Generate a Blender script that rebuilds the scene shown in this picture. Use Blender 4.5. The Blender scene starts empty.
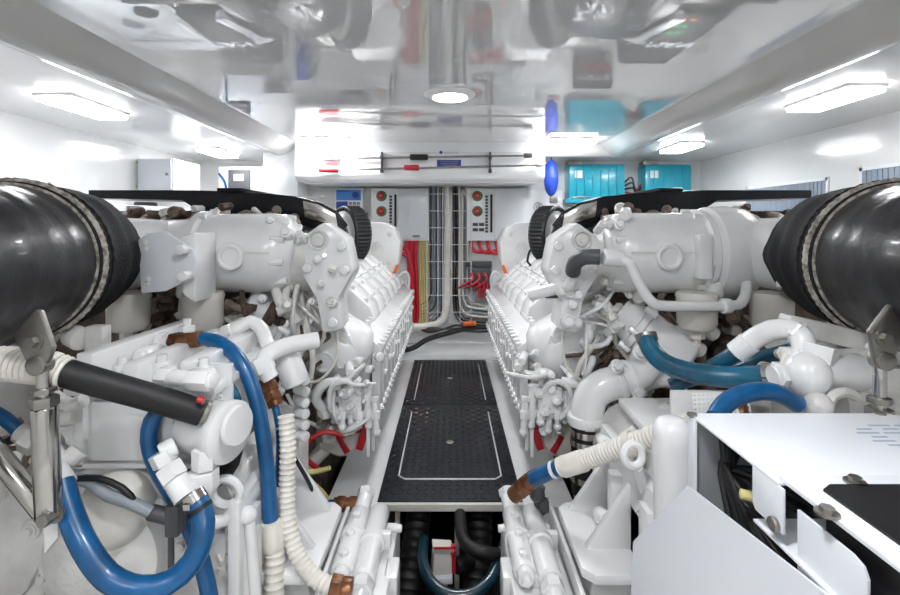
import bpy, bmesh, math, random
from mathutils import Vector as V, Matrix
random.seed(7)
scene = bpy.context.scene
C = scene.collection
PI = math.pi
F = 480.0                      # focal length in pixels of the 900 px wide frame
CAMZ = 1.15

def W(px, py, y):              # a point at depth y seen at a pixel of the photograph (used as a ruler)
    return V(((px-450)*y/F, y, CAMZ+(225-py)*y/F))

def lin(h):
    h = h.lstrip('#'); out = []
    for i in (0, 2, 4):
        c = int(h[i:i+2], 16)/255
        out.append(c/12.92 if c <= .04045 else ((c+.055)/1.055)**2.4)
    return (*out, 1)

# ------------------------------------------------------------------ materials
def mat(name, col, rough=.4, metal=0, coat=0, var=0, vscale=6, bump=0, bscale=60, emit=0, ecol=None, var_col=None, spec=.5):
    m = bpy.data.materials.new(name); m.use_nodes = True
    nt = m.node_tree; b = nt.nodes['Principled BSDF']
    c = lin(col)
    b.inputs['Base Color'].default_value = c
    b.inputs['Roughness'].default_value = rough
    b.inputs['Metallic'].default_value = metal
    b.inputs['Coat Weight'].default_value = coat
    b.inputs['Coat Roughness'].default_value = .08
    b.inputs['Specular IOR Level'].default_value = spec
    tc = nt.nodes.new('ShaderNodeTexCoord')
    if var:
        n = nt.nodes.new('ShaderNodeTexNoise'); n.inputs['Scale'].default_value = vscale; n.inputs['Detail'].default_value = 5
        nt.links.new(tc.outputs['Object'], n.inputs['Vector'])
        r = nt.nodes.new('ShaderNodeValToRGB')
        r.color_ramp.elements[0].position = .35; r.color_ramp.elements[1].position = .62
        d = lin(var_col) if var_col else tuple(x*(1-var) for x in c[:3])+(1,)
        r.color_ramp.elements[0].color = d; r.color_ramp.elements[1].color = c
        nt.links.new(n.outputs['Fac'], r.inputs['Fac']); nt.links.new(r.outputs['Color'], b.inputs['Base Color'])
    if bump:
        n2 = nt.nodes.new('ShaderNodeTexNoise'); n2.inputs['Scale'].default_value = bscale; n2.inputs['Detail'].default_value = 4
        nt.links.new(tc.outputs['Object'], n2.inputs['Vector'])
        bp = nt.nodes.new('ShaderNodeBump'); bp.inputs['Strength'].default_value = bump; bp.inputs['Distance'].default_value = .01
        nt.links.new(n2.outputs['Fac'], bp.inputs['Height']); nt.links.new(bp.outputs['Normal'], b.inputs['Normal'])
    if emit:
        b.inputs['Emission Color'].default_value = lin(ecol or col); b.inputs['Emission Strength'].default_value = emit
    return m

M = dict(
 white = mat('engine white paint', '#e8e9e9', .25, coat=.4, var=.10, vscale=5, bump=.06, bscale=45),
 cast  = mat('white painted casting', '#dfdedb', .34, coat=.3, var=.25, vscale=9, bump=.25, bscale=70),
 sheet = mat('white sheet metal', '#dee2e7', .3, coat=.2, var=.03, vscale=3),
 wall  = mat('white gelcoat wall', '#f3f3f2', .16, coat=.5, var=.02, vscale=1.5),
 ceil  = mat('glossy white ceiling panel', '#eeefef', .015, metal=.28, var=.01, vscale=1.2),
 trim  = mat('grey white rounded trim', '#e6e5e3', .2, coat=.4),
 cabinet = mat('white cabinet enamel', '#f1f3f4', .3, coat=.2, var=.02, vscale=4),
 plast = mat('off white plastic', '#d9d6cf', .35, var=.08, vscale=12),
 grime_shade = mat('beige casting and recess shade', '#75675a', .5, var=.5, vscale=11, bump=.4, bscale=40, var_col='#3a3029'),  # beige metal, its colour darkened to stand for shade in the recesses
 brown = mat('brown parts and recess shade', '#5f4c3e', .55, var=.5, vscale=20, bump=.3, var_col='#33271d'),  # brown metal and cables; the dark tone also paints in recess shade
 brass = mat('brown brass fitting', '#8a5d40', .36, metal=.55, var=.35, vscale=22, var_col='#54331f'),
 blue  = mat('blue rubber hose', '#045c94', .34, coat=.2, var=.2, vscale=14, var_col='#034673'),
 teal  = mat('teal blue rubber hose', '#135f7d', .25, coat=.35, var=.25, vscale=14, var_col='#0c4258'),
 dteal = mat('dark teal rubber', '#123a48', .3, coat=.3, var=.4, vscale=10),
 black = mat('glossy black rubber', '#0f0f11', .34, coat=.1, spec=.3, var=.45, vscale=8, bump=.3, bscale=22, var_col='#212124'),
 cloth = mat('black lagging fabric', '#101014', .7, spec=.25, var=.3, vscale=10, bump=.5, bscale=120),
 rope  = mat('grey braided band', '#b9b4ac', .6, var=.45, vscale=60, bump=.8, bscale=160, var_col='#6d665c'),
 matte = mat('matte black', '#111113', .55, var=.3, vscale=14),
 hood  = mat('dark navy engine hood', '#0d0f18', .3, coat=.12, spec=.3, var=.3, vscale=3),
 dark  = mat('dark bilge', '#2b2a29', .6, var=.4, vscale=5),
 chrome= mat('polished steel', '#c9c6c1', .18, metal=1, var=.15, vscale=15),
 steel = mat('dull steel', '#9b9892', .38, metal=.9, var=.25, vscale=25),
 deck  = mat('black tread plate', '#2c3036', .33, metal=.35, var=.22, vscale=9, coat=.1),
 strip = mat('pale inlay strip', '#d5d6d6', .4),
 corr  = mat('white spiral hose plastic', '#e3dfd6', .42, var=.1, vscale=20),
 red   = mat('red cable', '#c51f32', .4),
 redp  = mat('red paint', '#b5202b', .35, coat=.3),
 yellow= mat('yellow cable', '#c9bf7e', .45),
 grey  = mat('grey cable', '#8f979d', .45, var=.15, vscale=30),
 dgrey = mat('charcoal cable', '#4a4c50', .45),
 tealp = mat('turquoise enamel', '#1ba6bd', .3, coat=.3, var=.08, vscale=4),
 bluev = mat('royal blue vinyl', '#2b4fc4', .4, var=.3, vscale=14, bump=.3, bscale=30),
 signb = mat('blue sign', '#2d45a0', .35),
 green = mat('green ring', '#2f7f5a', .4),
 orange= mat('orange', '#e0682a', .4),
 lampw = mat('lamp housing', '#ececec', .35),
 lamp  = mat('lamp diffuser', '#ffffff', .4, emit=16, ecol='#fbfcff'),
 lampb = mat('brighter lamp diffuser', '#ffffff', .4, emit=30, ecol='#fbfcff'),
 spot  = mat('downlight lens', '#ffffff', .4, emit=90, ecol='#fbfcff'),
 screen= mat('display screen', '#3a78bf', .3, emit=.05, ecol='#4b8fd6'),
 vent  = mat('grey blue louvre', '#98a6b5', .4),
 label = mat('grey label', '#8d9093', .5),
 alum  = mat('aluminium', '#c8c8c8', .3, metal=.8),
 bounce_deck = mat('pale bounce deck', '#e4e3e0', .4, var=.05),
 ledg  = mat('green light', '#4fd27c', .3, emit=.3, ecol='#4fd27c'),
 ledr  = mat('amber light', '#f08a4a', .3, emit=.3, ecol='#f08a4a'),
)

# ------------------------------------------------------------------ mesh builder
def frame(d):
    d = V(d).normalized()
    a = V((0, 0, 1)) if abs(d.z) < .9 else V((1, 0, 0))
    u = d.cross(a).normalized(); return d, u, u.cross(d).normalized()

def spline(pts, step=.02, closed=False):
    P = [V(p) for p in pts]; n = len(P); out = []
    if n == 2:
        k = max(1, int((P[1]-P[0]).length/step)); return [P[0].lerp(P[1], i/k) for i in range(k+1)]
    segs = n if closed else n-1
    for i in range(segs):
        p1, p2 = P[i], P[(i+1) % n]
        p0 = P[i-1] if (i or closed) else p1*2-p2
        p3 = P[(i+2) % n] if (i+2 < n or closed) else p2*2-p1
        k = max(2, int((p2-p1).length/step))
        for j in range(k):
            t = j/k
            out.append(.5*((2*p1)+(p2-p0)*t+(2*p0-5*p1+4*p2-p3)*t*t+(3*p1-p0-3*p2+p3)*t**3))
    if not closed: out.append(P[-1])
    return out

class MB:
    def __init__(s, sx=1): s.bm = bmesh.new(); s.sx = sx
    def _t(s, bm2, mtx=None):
        me = bpy.data.meshes.new('tmp'); bm2.to_mesh(me); bm2.free()
        if mtx: me.transform(mtx)
        s.bm.from_mesh(me); bpy.data.meshes.remove(me)
    def box(s, c, size, rot=None, bev=0):
        b = bmesh.new(); bmesh.ops.create_cube(b, size=1)
        for v in b.verts: v.co = V((v.co.x*size[0], v.co.y*size[1], v.co.z*size[2]))
        if bev: bmesh.ops.bevel(b, geom=b.edges[:], offset=min(bev, .45*min(size)), segments=2, affect='EDGES', profile=.6)
        m = Matrix.Translation(V(c))
        if rot: m = m @ Matrix.Rotation(rot[2], 4, 'Z') @ Matrix.Rotation(rot[1], 4, 'Y') @ Matrix.Rotation(rot[0], 4, 'X')
        s._t(b, m); return s
    def bb(s, x0, x1, y0, y1, z0, z1, bev=0):
        return s.box(((x0+x1)/2, (y0+y1)/2, (z0+z1)/2), (abs(x1-x0), abs(y1-y0), abs(z1-z0)), None, bev)
    def rings(s, rings, cap=True, closed=False):
        vs = [[s.bm.verts.new(p) for p in r] for r in rings]
        n = len(vs[0]); m = len(vs)
        for i in range(m if closed else m-1):
            a, b = vs[i], vs[(i+1) % m]
            for j in range(n):
                try: s.bm.faces.new((a[j], a[(j+1) % n], b[(j+1) % n], b[j]))
                except ValueError: pass
        if cap and not closed:
            for r in (vs[0], vs[-1]):
                try: s.bm.faces.new(r)
                except ValueError: pass
        return s
    def lathe(s, p, d, prof, n=24, ripple=0, nr=0):
        p = V(p); d, u, w = frame(d); R = []
        for t, r in prof:
            R.append([p+d*t+(u*math.cos(a)+w*math.sin(a))*(r*(1+ripple*(.5+.5*math.cos(nr*a)))) for a in [2*PI*k/n for k in range(n)]])
        return s.rings(R)
    def cyl(s, p0, p1, r, r1=None, n=20, bev=0):
        p0, p1 = V(p0), V(p1); L = (p1-p0).length; r1 = r if r1 is None else r1
        b = min(bev, r*.6, L*.4)
        pr = [(0, r), (L, r1)] if not b else [(0, r-b), (b*.3, r-b*.3), (b, r), (L-b, r1), (L-b*.3, r1-b*.3), (L, r1-b)]
        return s.lathe(p0, p1-p0, pr, n)
    def tube(s, pts, r, n=12, step=.02, smooth=True, closed=False):
        P = spline(pts, step, closed) if smooth else [V(p) for p in pts]
        m = len(P); R = []; u = None
        for i, p in enumerate(P):
            if closed: d = (P[(i+1) % m]-P[i-1])
            else: d = P[min(i+1, m-1)]-P[max(i-1, 0)]
            d.normalize()
            if u is None: _, u, w = frame(d)
            u = (u-d*u.dot(d)).normalized(); w = d.cross(u)
            t = i/max(1, m-1)
            rr = r(t) if callable(r) else r
            R.append([p+(u*math.cos(a)+w*math.sin(a))*rr for a in [2*PI*k/n for k in range(n)]])
        return s.rings(R, closed=closed)
    def corr(s, pts, r, pitch=.012, amp=.12, n=14):
        P = spline(pts, pitch/4)
        L = [0]
        for a, b in zip(P, P[1:]): L.append(L[-1]+(b-a).length)
        T = L[-1]; k = int(T/pitch)*4; Q = []; j = 0
        for i in range(k+1):
            x = T*i/k
            while j < len(L)-2 and L[j+1] < x: j += 1
            f = (x-L[j])/max(1e-9, L[j+1]-L[j]); Q.append(P[j].lerp(P[j+1], f))
        cnt = [0]
        prof = (0, .7, 1, .7)
        def rad(t): return r*(1-amp*prof[int(round(t*k)) % 4])
        return s.tube(Q, rad, n, smooth=False)
    def torus(s, c, d, R, r, n=28, m=8, twist=0, tn=0):
        c = V(c); d, u, w = frame(d); rr = []
        for i in range(n):
            a = 2*PI*i/n; o = u*math.cos(a)+w*math.sin(a); q = r*(1+twist*math.cos(tn*a))
            rr.append([c+o*(R+q*math.cos(b))+d*(q*math.sin(b)) for b in [2*PI*k/m for k in range(m)]])
        return s.rings(rr, closed=True)
    def prism(s, poly, axis, a0, a1, bev=0):
        # poly in the two other axes; axis 'x': (y,z), 'y': (x,z), 'z': (x,y)
        b = bmesh.new()
        f = {'x': lambda p, a: (a, p[0], p[1]), 'y': lambda p, a: (p[0], a, p[1]), 'z': lambda p, a: (p[0], p[1], a)}[axis]
        v0 = [b.verts.new(f(p, a0)) for p in poly]; v1 = [b.verts.new(f(p, a1)) for p in poly]
        n = len(poly); b.faces.new(v0); b.faces.new(v1)
        for i in range(n): b.faces.new((v0[i], v0[(i+1) % n], v1[(i+1) % n], v1[i]))
        bmesh.ops.recalc_face_normals(b, faces=b.faces[:])
        if bev: bmesh.ops.bevel(b, geom=b.edges[:], offset=bev, segments=2, affect='EDGES', profile=.6, clamp_overlap=True)
        s._t(b); return s
    def ball(s, c, r, sc=(1, 1, 1), n=18):
        b = bmesh.new(); bmesh.ops.create_uvsphere(b, u_segments=n, v_segments=n//2+2, radius=r)
        s._t(b, Matrix.Translation(V(c)) @ Matrix.Diagonal((*sc, 1))); return s
    def bolt(s, p, d, r=.012, h=.01, wash=True):
        p = V(p); d = V(d).normalized()
        if wash: s.cyl(p-d*.002, p+d*.0025, r*1.5, n=14)
        s.cyl(p, p+d*h, r, r*.93, n=6); return s
    def hexn(s, p0, p1, r): s.cyl(p0, p1, r, n=6, bev=.002); return s
    def perforated(s, o, u, v, nu, nv, pitch, hole):
        o, u, v = V(o), V(u).normalized(), V(v).normalized()
        for i in range(nu):
            for j in range(nv):
                c = o+u*(i+.5)*pitch+v*(j+.5)*pitch; h = pitch/2; k = hole/2
                O = [c+u*a*h+v*b*h for a, b in ((-1, -1), (1, -1), (1, 1), (-1, 1))]
                I = [c+u*a*k+v*b*k for a, b in ((-1, -1), (1, -1), (1, 1), (-1, 1))]
                ov = [s.bm.verts.new(p) for p in O]; iv = [s.bm.verts.new(p) for p in I]
                for q in range(4): s.bm.faces.new((ov[q], ov[(q+1) % 4], iv[(q+1) % 4], iv[q]))
        return s

wpos = {}
SPLIT = set('gusset lid_bolt flange_bolt gear_case_boss corner_rib top_bolt shield_bolt casting_bolt cover_bolt side_boss elbow_flange elbow_bolt canister_lug fin key hex_plug side_bolt button_mark lid_ridge casting_rib rib hinge casting_lug hose_clamp sender_block fitting_column hose_nut cover_clamp valve_box cuff end_cap'.split())
def islands(bm):                # groups of pieces that touch, each a list of faces
    seen = set(); out = []
    for f in bm.faces:
        if f in seen: continue
        st = [f]; seen.add(f); fs = []
        while st:
            g = st.pop(); fs.append(g)
            for v in g.verts:
                for h in v.link_faces:
                    if h not in seen: seen.add(h); st.append(h)
        P = [v.co for g in fs for v in g.verts]
        out.append([fs, [min(p[k] for p in P) for k in range(3)], [max(p[k] for p in P) for k in range(3)]])
    ch = True
    while ch:
        ch = False
        for i in range(len(out)):
            for j in range(i+1, len(out)):
                a, b = out[i], out[j]
                if all(a[1][k] <= b[2][k]+.001 and b[1][k] <= a[2][k]+.001 for k in range(3)):
                    a[0] += b[0]; a[1] = [min(x, y) for x, y in zip(a[1], b[1])]; a[2] = [max(x, y) for x, y in zip(a[2], b[2])]
                    out.pop(j); ch = True; break
            if ch: break
    return [o[0] for o in out]
def build(name, mb, m, parent=None, origin=None, angle=38):
    bm = mb.bm
    if parent is not None and name in SPLIT:
        parts = islands(bm)
        if len(parts) > 1:
            for fs in parts[1:]:
                nb = MB(mb.sx); mp = {}
                for f in fs:
                    for v in f.verts:
                        if v not in mp: mp[v] = nb.bm.verts.new(v.co)
                for f in fs: nb.bm.faces.new([mp[v] for v in f.verts])
                build(name, nb, m, parent, origin, angle)
            bmesh.ops.delete(bm, geom=[f for fs in parts[1:] for f in fs], context='FACES')
    if mb.sx < 0:
        for v in bm.verts: v.co.x = -v.co.x
    bmesh.ops.recalc_face_normals(bm, faces=bm.faces[:])
    lo = [min(v.co[k] for v in bm.verts) for k in range(3)]; hi = [max(v.co[k] for v in bm.verts) for k in range(3)]
    c = V(origin) if origin else V(((lo[0]+hi[0])/2, (lo[1]+hi[1])/2, lo[2] if parent is None else (lo[2]+hi[2])/2))
    bmesh.ops.translate(bm, verts=bm.verts[:], vec=-c)
    me = bpy.data.meshes.new(name); bm.to_mesh(me); bm.free()
    me.materials.append(M[m] if isinstance(m, str) else m)
    me.shade_smooth(); me.set_sharp_from_angle(angle=math.radians(angle))
    o = bpy.data.objects.new(name, me); C.objects.link(o)
    wpos[o.name] = c
    if parent: o.parent = parent; o.location = c-wpos[parent.name]
    else: o.location = c
    return o
def tag(o, label=None, cat=None, group=None, kind=None):
    for k, v in (('label', label), ('category', cat), ('group', group), ('kind', kind)):
        if v: o[k] = v
    return o
def empty(name, loc, label, cat, group=None):
    o = bpy.data.objects.new(name, None); C.objects.link(o); o.location = loc; o.empty_display_size = .1
    wpos[o.name] = V(loc); return tag(o, label, cat, group)
def struct(name, mb, m): return tag(build(name, mb, m), kind='structure')
def text(name, s, loc, size, m, parent, rot=(PI/2, 0, 0), ext=.001, align='CENTER'):
    cu = bpy.data.curves.new('t', 'FONT'); cu.body = s; cu.size = size; cu.extrude = ext; cu.align_x = align; cu.align_y = 'CENTER'; cu.offset = size*.025
    t = bpy.data.objects.new('t', cu); C.objects.link(t); bpy.context.view_layer.update()
    me = bpy.data.meshes.new_from_object(t.evaluated_get(bpy.context.evaluated_depsgraph_get()))
    bpy.data.objects.remove(t); bpy.data.curves.remove(cu)
    from mathutils import Euler
    me.transform(Euler(rot).to_matrix().to_4x4())
    me.materials.clear(); me.materials.append(M[m])
    o = bpy.data.objects.new(name, me); C.objects.link(o); wpos[o.name] = V(loc)
    o.parent = parent; o.location = V(loc)-wpos[parent.name]; return o

# ------------------------------------------------------------------ the room
YB, XW, ZC, ZO, XC = 4.7, 2.45, 1.84, 1.77, 1.30
struct('floor', MB().bb(-XW, XW, -1.4, YB, -.6, -.5), 'dark')
struct('wall_back', MB().bb(-XW-.1, XW+.1, YB, YB+.1, -.6, ZC+.1), 'wall')
struct('wall_left', MB().bb(-XW-.1, -XW, -1.4, YB, -.6, ZC+.1), 'wall')
struct('wall_right', MB().bb(XW, XW+.1, -1.4, YB, -.6, ZC+.1), 'wall')
struct('wall_front', MB().bb(-XW-.1, XW+.1, -1.5, -1.4, -.6, ZC+.1), 'wall')
YT = 4.12
struct('ceiling', MB().bb(-XC, XC, -1.4, YT, ZC, ZC+.06), 'ceil')
o = MB()
for s in (-1, 1): o.bb(s*1.50, s*XW, -1.4, YB, ZO, ZO+.06)
o.bb(-1.5, 1.5, YT+.14, YB, ZO, ZO+.06)
struct('ceiling', o, 'wall')
prof = [(1.28, ZC+.002), (1.31, ZC-.012), (1.35, ZC-.045), (1.39, ZC-.075), (1.44, ZC-.092), (1.49, ZC-.090), (1.52, ZO-.002), (1.52, ZC+.03), (1.28, ZC+.03)]
for nm, s in (('trim_1', -1), ('trim_2', 1)):
    struct(nm, MB(s).prism(prof, 'y', -1.4, YT+.12), 'trim')
struct('trim_3', MB().prism([(YT-.02+(x-1.28)*.6, z) for x, z in prof], 'x', -1.5, 1.5), 'trim')
# white stringers either side of the walkway, the cross beam in front of the plates, floor behind them
struct('trim_4', MB(-1).bb(.305, .52, 1.98, YB, -.5, -.012, .008), 'white')
struct('trim_5', MB(1).bb(.305, .52, 1.98, YB, -.5, -.012, .008), 'white')
struct('floor', MB().bb(-.52, .52, 4.10, YB, -.3, 0, .004), 'white')
struct('trim_6', MB().bb(-.305, .305, 1.985, 2.03, -.036, -.006, .004), 'plast')
struct('floor', MB(-1).bb(.60, XW, 1.0, YB, -.5, -.05), 'grime_shade')
struct('floor', MB(1).bb(.60, XW, 1.0, YB, -.5, -.05), 'grime_shade')

struct('floor', MB().bb(-XW, XW, -1.4, .82, -.12, -.06), 'bounce_deck')  # unseen pale deck added to bounce light up onto the front faces
# tread plates of the walkway
def tread_plate(y0, y1, label):
    t = empty('tread_plate', (0, (y0+y1)/2, 0), label, 'floor plate', None)
    build('plate', MB().bb(-.303, .303, y0, y1, -.006, 0, .002), 'deck', t)
    b = MB(); p = .034; ny = int((y1-y0-.02)/p)
    for j in range(ny):
        for i in range(17):
            x = -.28+i*.035; y = y0+.02+j*p
            a = PI/4 if (i+j) % 2 else -PI/4
            d = V((math.cos(a), math.sin(a), 0)); e = V((-d.y, d.x, 0)); c = V((x, y, 0))
            v = [b.bm.verts.new(q) for q in (c+d*.017, c+e*.0045, c-d*.017, c-e*.0045, c+d*.009+V((0, 0, .003)), c-d*.009+V((0, 0, .003)))]
            for f in ((0, 1, 4), (1, 5, 4), (1, 2, 5), (2, 3, 5), (3, 4, 5), (3, 0, 4)): b.bm.faces.new([v[k] for k in f])
    build('tread_pattern', b, 'deck', t, angle=10)
    b = MB(); near = y0 < 2.5
    x = .235; ya, yb = (y0+.17, y1-.12) if near else (y0+.08, y1-.14)
    pts = [(-x, yb, .0), (-x, ya+.03, 0), (-x+.03, ya, 0), (x-.03, ya, 0), (x, ya+.03, 0), (x, yb, 0)] if near else None
    if near: b.tube([(q[0], q[1], .001) for q in pts], .004, 6, smooth=False)
    else:
        for s in (-1, 1): b.tube([(s*x, ya, .001), (s*x, yb, .001)], .004, 6, smooth=False)
    build('inlay_strip', b, 'strip', t)
    ym = (y0+y1)/2
    build('lifting_ring', MB().cyl((0, ym, 0), (0, ym, .006), .022, n=20, bev=.002).box((0, ym, .007), (.03, .008, .004)), 'chrome', t)
tread_plate(2.0, 3.07, 'large black tread plate at the near end of the walkway')
tread_plate(3.08, 4.10, 'shorter looking black tread plate at the far end beside the rear wall')

# overhead locker on the back wall
o = MB().prism([(3.98, 1.56), (4.0, 1.53), (4.05, 1.515), (YB, 1.515), (YB, ZC+.05), (3.98, ZC+.05)], 'x', -1.29, .79, .015)
lk = tag(build('overhead_locker', o, 'cabinet'), 'long white overhead locker across the rear wall carrying two poles', 'locker')
build('bottom_panel', MB().bb(-1.24, .74, 4.08, YB-.02, 1.508, 1.516, .002), 'wall', lk)
build('seam_strip', MB().bb(-1.285, .785, 3.974, 3.982, 1.745, 1.752), 'trim', lk)
# column left of the locker
tag(build('corner_panel', MB().bb(-1.60, -1.30, 4.1, 4.3, 1.40, ZC, .01), 'cabinet'), 'blank white corner panel at the left end of the overhead locker', 'panel')

def hook(y_px, x0, x1, grip, gm, endm, label, endside, tilt):
    a = W(x0, y_px, 3.94); b = W(x1, y_px+tilt, 3.94)
    t = empty('boat_hook', (a+b)/2, label, 'pole', 'boat hooks on the overhead locker')
    d = (b-a).normalized()
    build('shaft', MB().cyl(a, b, .009, n=12), 'steel', t)
    g0, g1 = W(grip[0], y_px, 3.94), W(grip[1], y_px, 3.94); g0.z = g1.z = a.z+(b.z-a.z)*.45
    build('grip', MB().cyl(g0, g1, .024, n=14, bev=.006), gm, t)
    build('tip', MB().cyl(a-d*.14, a+d*.02, .016, .024, n=12, bev=.005), endm, t)
    build('end_cap', MB().cyl(b-d*.06, b+d*.01, .02, n=12, bev=.005), 'dgrey' if endside else 'alum', t)
hook(158.5, 338, 531, (410, 428), 'matte', 'label', 'long pole with black grip, upper of the two on the white locker', 1, -3)
hook(170, 336, 543, (404, 419), 'redp', 'redp', 'long pole with red grip and red end, lower of the two on the locker', 0, -5)
for px, w in ((382, 'left'), (490, 'right')):
    c = W(px, 162, 3.955)
    tag(build('pole_clip', MB().bb(c.x-.006, c.x+.006, 3.925, 3.985, c.z-.08, c.z+.08, .002).bb(c.x-.012, c.x+.012, 3.92, 3.97, c.z+.02, c.z+.05, .003).bb(c.x-.012, c.x+.012, 3.92, 3.97, c.z-.09, c.z-.06, .003), 'dgrey'),
        'small dark clip holding both poles near their '+w+' ends', 'clip', 'pole clips on the locker')
c = W(449, 163.5, 3.978)
t = tag(build('notice_plate', MB().box(c, (.2, .006, .06), None, .002), 'signb'), 'small blue rectangular notice on the white locker between the poles', 'sign')
for k in range(3): build('lettering', MB().box(c+V((0, -.004, .016-k*.016)), (.16-.02*k, .002, .005)), 'label', t)
c = W(450, 152.5, 3.978)
t = tag(build('maker_badge', MB().cyl(c+V((-.075, 0, 0)), c+V((-.075, -.005, 0)), .014, n=16), 'signb'), 'small round blue badge with dark lettering above the blue notice', 'badge')
for k in range(5): build('lettering', MB().box(c+V((-.04+k*.024, -.002, -.002)), (.016, .003, .013), None, .003), 'signb', t)

# round recessed downlight + rectangular lamps
def downlight(x, y, label):
    t = empty('downlight', (x, y, ZC), label, 'ceiling light', 'ceiling lights')
    build('trim_ring', MB().lathe((x, y, ZC), (0, 0, -1), [(0, .135), (.006, .135), (.018, .118), (.024, .092), (.012, .084), (0, .084)], 36), 'lampw', t)
    build('lens', MB().lathe((x, y, ZC), (0, 0, -1), [(0, .084), (.014, .084), (.02, .07), (.022, .02)], 28), 'spot', t)
downlight(0, 2.52, 'round downlight in a white ring in the middle of the glossy ceiling')
downlight(0, .45, 'unseen round downlight added to the ceiling above the camera end of the walkway')  # unseen downlight added for more light at the near end
def lampbar(x, y, lx, ly, z, label, gr='ceiling lights', dm='lamp'):
    t = empty('ceiling_lamp', (x, y, z), label, 'ceiling light', gr)
    build('housing', MB().bb(x-lx/2, x+lx/2, y-ly/2, y+ly/2, z-.014, z, .004), 'lampw', t)
    build('gasket', MB().bb(x-lx/2+.008, x+lx/2-.008, y-ly/2+.008, y+ly/2-.008, z-.018, z-.012), 'label', t)
    build('diffuser', MB().bb(x-lx/2+.006, x+lx/2-.006, y-ly/2+.006, y+ly/2-.006, z-.036, z-.017, .008), dm, t)
lampbar(-1.87, 2.46, .18, .42, ZO, 'rectangular lamp over the left engine, nearest the camera on that side')
lampbar(-1.93, 4.0, .18, .40, ZO, 'rectangular lamp at far left above the white controller cabinet')
lampbar(1.83, 2.30, .18, .40, ZO, 'rectangular lamp over the right engine, nearest the camera on that side')
lampbar(1.80, 3.74, .18, .38, ZO, 'rectangular lamp above the turquoise charger farther from the locker')
lampbar(.98, 3.84, .38, .13, ZC, 'short bright lamp at the right end of the overhead locker', dm='lampb')
lampbar(-.98, 3.80, .38, .13, ZC, 'short bright lamp in front of the left half of the overhead locker', dm='lampb')
lampbar(-.7, -.4, .50, .17, ZC, 'added unseen fill lamp behind the camera on the left of the ceiling')  # unseen fill lamp added to brighten the faces towards the camera
lampbar(.7, -.4, .50, .17, ZC, 'added unseen fill lamp behind the camera on the right of the ceiling')  # its twin, also added as unseen front fill

# louvred vents in the side walls
def vent(s, y0, y1, z0, z1, label):
    t = empty('wall_vent', (s*XW, (y0+y1)/2, z0), label, 'vent', 'side wall vents')
    build('vent_frame', MB(s).bb(XW-.012, XW, y0, y1, z0, z0+.02).bb(XW-.012, XW, y0, y1, z1-.02, z1).bb(XW-.012, XW, y0, y0+.02, z0, z1).bb(XW-.012, XW, y1-.02, y1, z0, z1), 'cabinet', t)
    b = MB(s); n = int((y1-y0)/.035)
    for k in range(n): b.box((XW-.01, y0+.03+k*.035, (z0+z1)/2), (.016, .020, z1-z0-.04), (0, 0, .5))
    build('louvre', b, 'vent', t)
vent(1, 3.1, 3.95, 1.12, 1.46, 'long louvred vent in the right wall above the engine hood')
vent(1, 2.2, 2.86, 1.12, 1.49, 'louvred vent in the right wall just above the black exhaust hose')
vent(-1, 2.2, 2.93, 1.12, 1.41, 'louvred vent in the left wall just above the black exhaust hose')

# cabinets at the rear left
def cabinet(x0, x1, y0, y1, z0, z1, label, door=True, tagname='wall_cabinet'):
    t = empty(tagname, ((x0+x1)/2, (y0+y1)/2, z0), label, 'cabinet', None)
    build('body', MB().bb(x0, x1, y0, y1, z0, z1, .006), 'cabinet', t)
    if door: 
        d = build('door', MB().bb(x0+.01, x1-.01, y0-.018, y0, z0+.01, z1-.01, .005), 'sheet', t)
        build('latch', MB().cyl((x1-.04, y0-.018, (z0+z1)/2), (x1-.04, y0-.026, (z0+z1)/2), .012, n=12), 'steel', d)
    return t
t = cabinet(-2.44, -2.16, 3.75, 4.15, 1.42, 1.67, 'white junction box on the left wall under the far lamp')
a = W(203, 167, 4.0); 
build('hinge', MB().bb(-2.44, -2.40, 3.735, 3.75, 1.44, 1.46).bb(-2.44, -2.40, 3.735, 3.75, 1.63, 1.65), 'steel', t)
t = cabinet(-2.13, -1.70, 4.42, 4.69, 1.14, 1.69, 'white cabinet with a dark controller panel on the rear wall at left')
build('controller_panel', MB().bb(-2.03, -1.83, 4.388, 4.404, 1.40, 1.655, .004), 'dgrey', t)
p = [q for q in t.children if q.name.startswith('controller')][0]
build('display', MB().bb(-1.975, -1.885, 4.384, 4.39, 1.555, 1.615), 'cabinet', p)
for k in range(4): build('button', MB().cyl((-1.99+k*.04, 4.39, 1.44), (-1.99+k*.04, 4.383, 1.44), .010, n=10), 'label', p)
cabinet(-1.66, -1.38, 4.45, 4.69, 1.42, 1.66, 'square white junction box between the controller cabinet and the locker')
a = W(203, 165, 4.4)
tag(build('blue_cable', MB().tube([(-2.10, 4.36, 1.62), (-2.06, 4.38, 1.55), (-2.05, 4.4, 1.45), (-2.05, 4.4, 1.2)], .010, 8), 'blue'), 'thin blue cable hanging between the two left cabinets', 'cable')

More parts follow.
